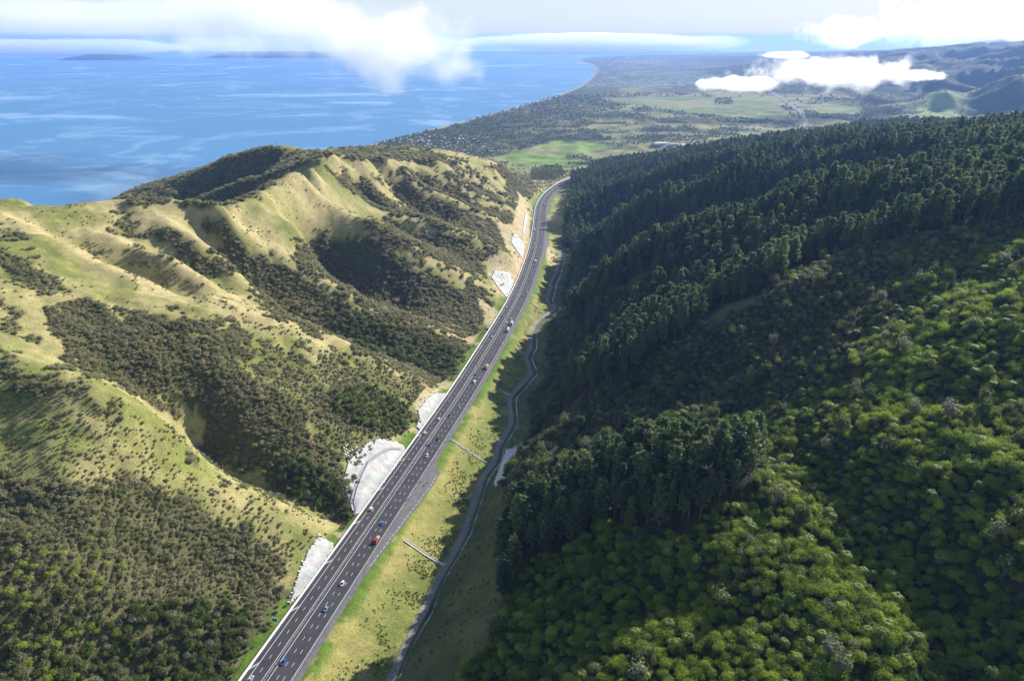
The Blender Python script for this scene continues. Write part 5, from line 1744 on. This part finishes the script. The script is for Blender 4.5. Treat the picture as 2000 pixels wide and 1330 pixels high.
# ------------------------------------------------------------------ clouds
def cloud(name, px_, py_, zc, rx, ry, rz_, dens, scale, soft, seed, lab, cut=0.0, gain=6.0, stretch=(1, 1, 1), g=0.35):
    p_ = from_depth(px_, py_, zc)
    bm = bmesh.new()
    bmesh.ops.create_icosphere(bm, subdivisions=3, radius=1.0)
    me = bpy.data.meshes.new(name); bm.to_mesh(me); bm.free()
    me.transform(Matrix.Diagonal((rx, ry, rz_, 1)))
    o = bpy.data.objects.new(name, me); C.objects.link(o); o.location = p_
    m = bpy.data.materials.new('cloud_vapour'); m.use_nodes = True
    nt = m.node_tree
    nt.nodes.remove(nt.nodes['Principled BSDF'])
    tc = nt.nodes.new('ShaderNodeTexCoord').outputs['Object']
    mp = N(nt, 'ShaderNodeMapping'); mp.inputs['Scale'].default_value = (1 / rx, 1 / ry, 1 / rz_); nt.links.new(tc, mp.inputs[0])
    ln = nt.nodes.new('ShaderNodeVectorMath'); ln.operation = 'LENGTH'; nt.links.new(mp.outputs[0], ln.inputs[0])
    m2 = N(nt, 'ShaderNodeMapping'); m2.inputs['Scale'].default_value = tuple(scale * q for q in stretch); m2.inputs['Location'].default_value = (seed * 3.7, seed * 1.3, seed * 2.1); nt.links.new(tc, m2.inputs[0])
    nz = noise(nt, 1.0, 7, 0.64, m2.outputs[0])
    a = N(nt, 'ShaderNodeMath', operation='MULTIPLY_ADD'); nt.links.new(nz.outputs[0], a.inputs[0]); a.inputs[1].default_value = soft; a.inputs[2].default_value = 1.0 - soft * 0.5 - cut
    b = N(nt, 'ShaderNodeMath', operation='SUBTRACT'); nt.links.new(a.outputs[0], b.inputs[0]); nt.links.new(ln.outputs['Value'], b.inputs[1])
    c = N(nt, 'ShaderNodeMath', operation='MULTIPLY'); c.use_clamp = True; nt.links.new(b.outputs[0], c.inputs[0]); c.inputs[1].default_value = gain
    e = N(nt, 'ShaderNodeMath', operation='MULTIPLY'); nt.links.new(c.outputs[0], e.inputs[0]); e.inputs[1].default_value = dens
    v = nt.nodes.new('ShaderNodeVolumePrincipled')
    v.inputs['Color'].default_value = (0.99, 0.99, 0.99, 1); v.inputs['Anisotropy'].default_value = g
    nt.links.new(e.outputs[0], v.inputs['Density'])
    nt.links.new(v.outputs[0], nt.nodes['Material Output'].inputs['Volume'])
    me.materials.append(m)
    return tag(o, lab, 'cloud', 'clouds')
cloud('cloud', 1620, 142, 4600, 760, 420, 135, 0.0075, 0.0066, 2.3, 1, 'long bright white cloud lying low across the far right hills', 0.42, g=0.65)
cloud('cloud', 1445, 165, 4500, 330, 260, 62, 0.012, 0.008, 1.7, 2, 'ragged low end of white cloud hanging over the plain', 0.3, g=0.65)
cloud('cloud', 1790, 148, 4700, 240, 160, 50, 0.012, 0.010, 1.8, 3, 'thin ragged right tail of the long low cloud', 0.35, g=0.65)
cloud('cloud', 1650, 62, 9500, 720, 500, 235, 0.0035, 0.0042, 2.2, 4, 'heaped white cloud left of the big cloud bank at upper right', 0.3, g=0.65)
cloud('cloud', 1860, 45, 9800, 1400, 800, 440, 0.0016, 0.0034, 2.4, 5, 'biggest heaped white cloud filling the upper right sky', 0.42, g=0.65)
cloud('cloud', 2010, 60, 9000, 700, 500, 260, 0.0035, 0.0034, 1.7, 6, 'heaped cloud cut by the right picture edge', 0.3, g=0.65)
cloud('cloud', 1540, 108, 7000, 330, 220, 48, 0.012, 0.007, 1.6, 7, 'small flat cloud strip above the long low cloud', 0.35, g=0.65)
cloud('cloud', 760, 92, 3000, 420, 350, 190, 0.0055, 0.0062, 1.9, 8, 'soft bright mist cloud over the sea at centre left', 0.25, 2.0)
cloud('cloud', 880, 140, 3000, 190, 200, 95, 0.0032, 0.010, 2.0, 13, 'thin ragged lower edge of mist over the sea beside the coast', 0.3, 1.6)
cloud('cloud', 640, 62, 3300, 520, 350, 170, 0.0034, 0.0056, 2.0, 15, 'pale mist spreading left of the bright mist cloud over the sea', 0.25, 1.6)
cloud('cloud', 470, 25, 3400, 760, 400, 190, 0.0045, 0.0040, 1.9, 9, 'thin veil of mist across the sky at upper left', 0.25, 1.8)
cloud('cloud', 430, 88, 3600, 480, 300, 85, 0.0042, 0.0080, 1.9, 14, 'low wisp of mist in front of the big island', 0.3, 1.6)
cloud('cloud', 120, 25, 4500, 1000, 500, 190, 0.0030, 0.0026, 1.9, 10, 'faint streaky veil at the far left of the sky', 0.25, 1.6, (0.5, 1, 2))
cloud('cloud', 1170, 84, 24000, 5200, 1800, 330, 0.0030, 0.0006, 1.2, 11, 'bright white cloud bank low over the horizon behind the point', 0.1, 5, (0.6, 1, 2))
cloud('cloud', 120, 92, 22000, 4200, 1500, 240, 0.0030, 0.0008, 1.2, 12, 'white cloud bank low over the horizon at the left edge', 0.1, 5, (0.6, 1, 2))
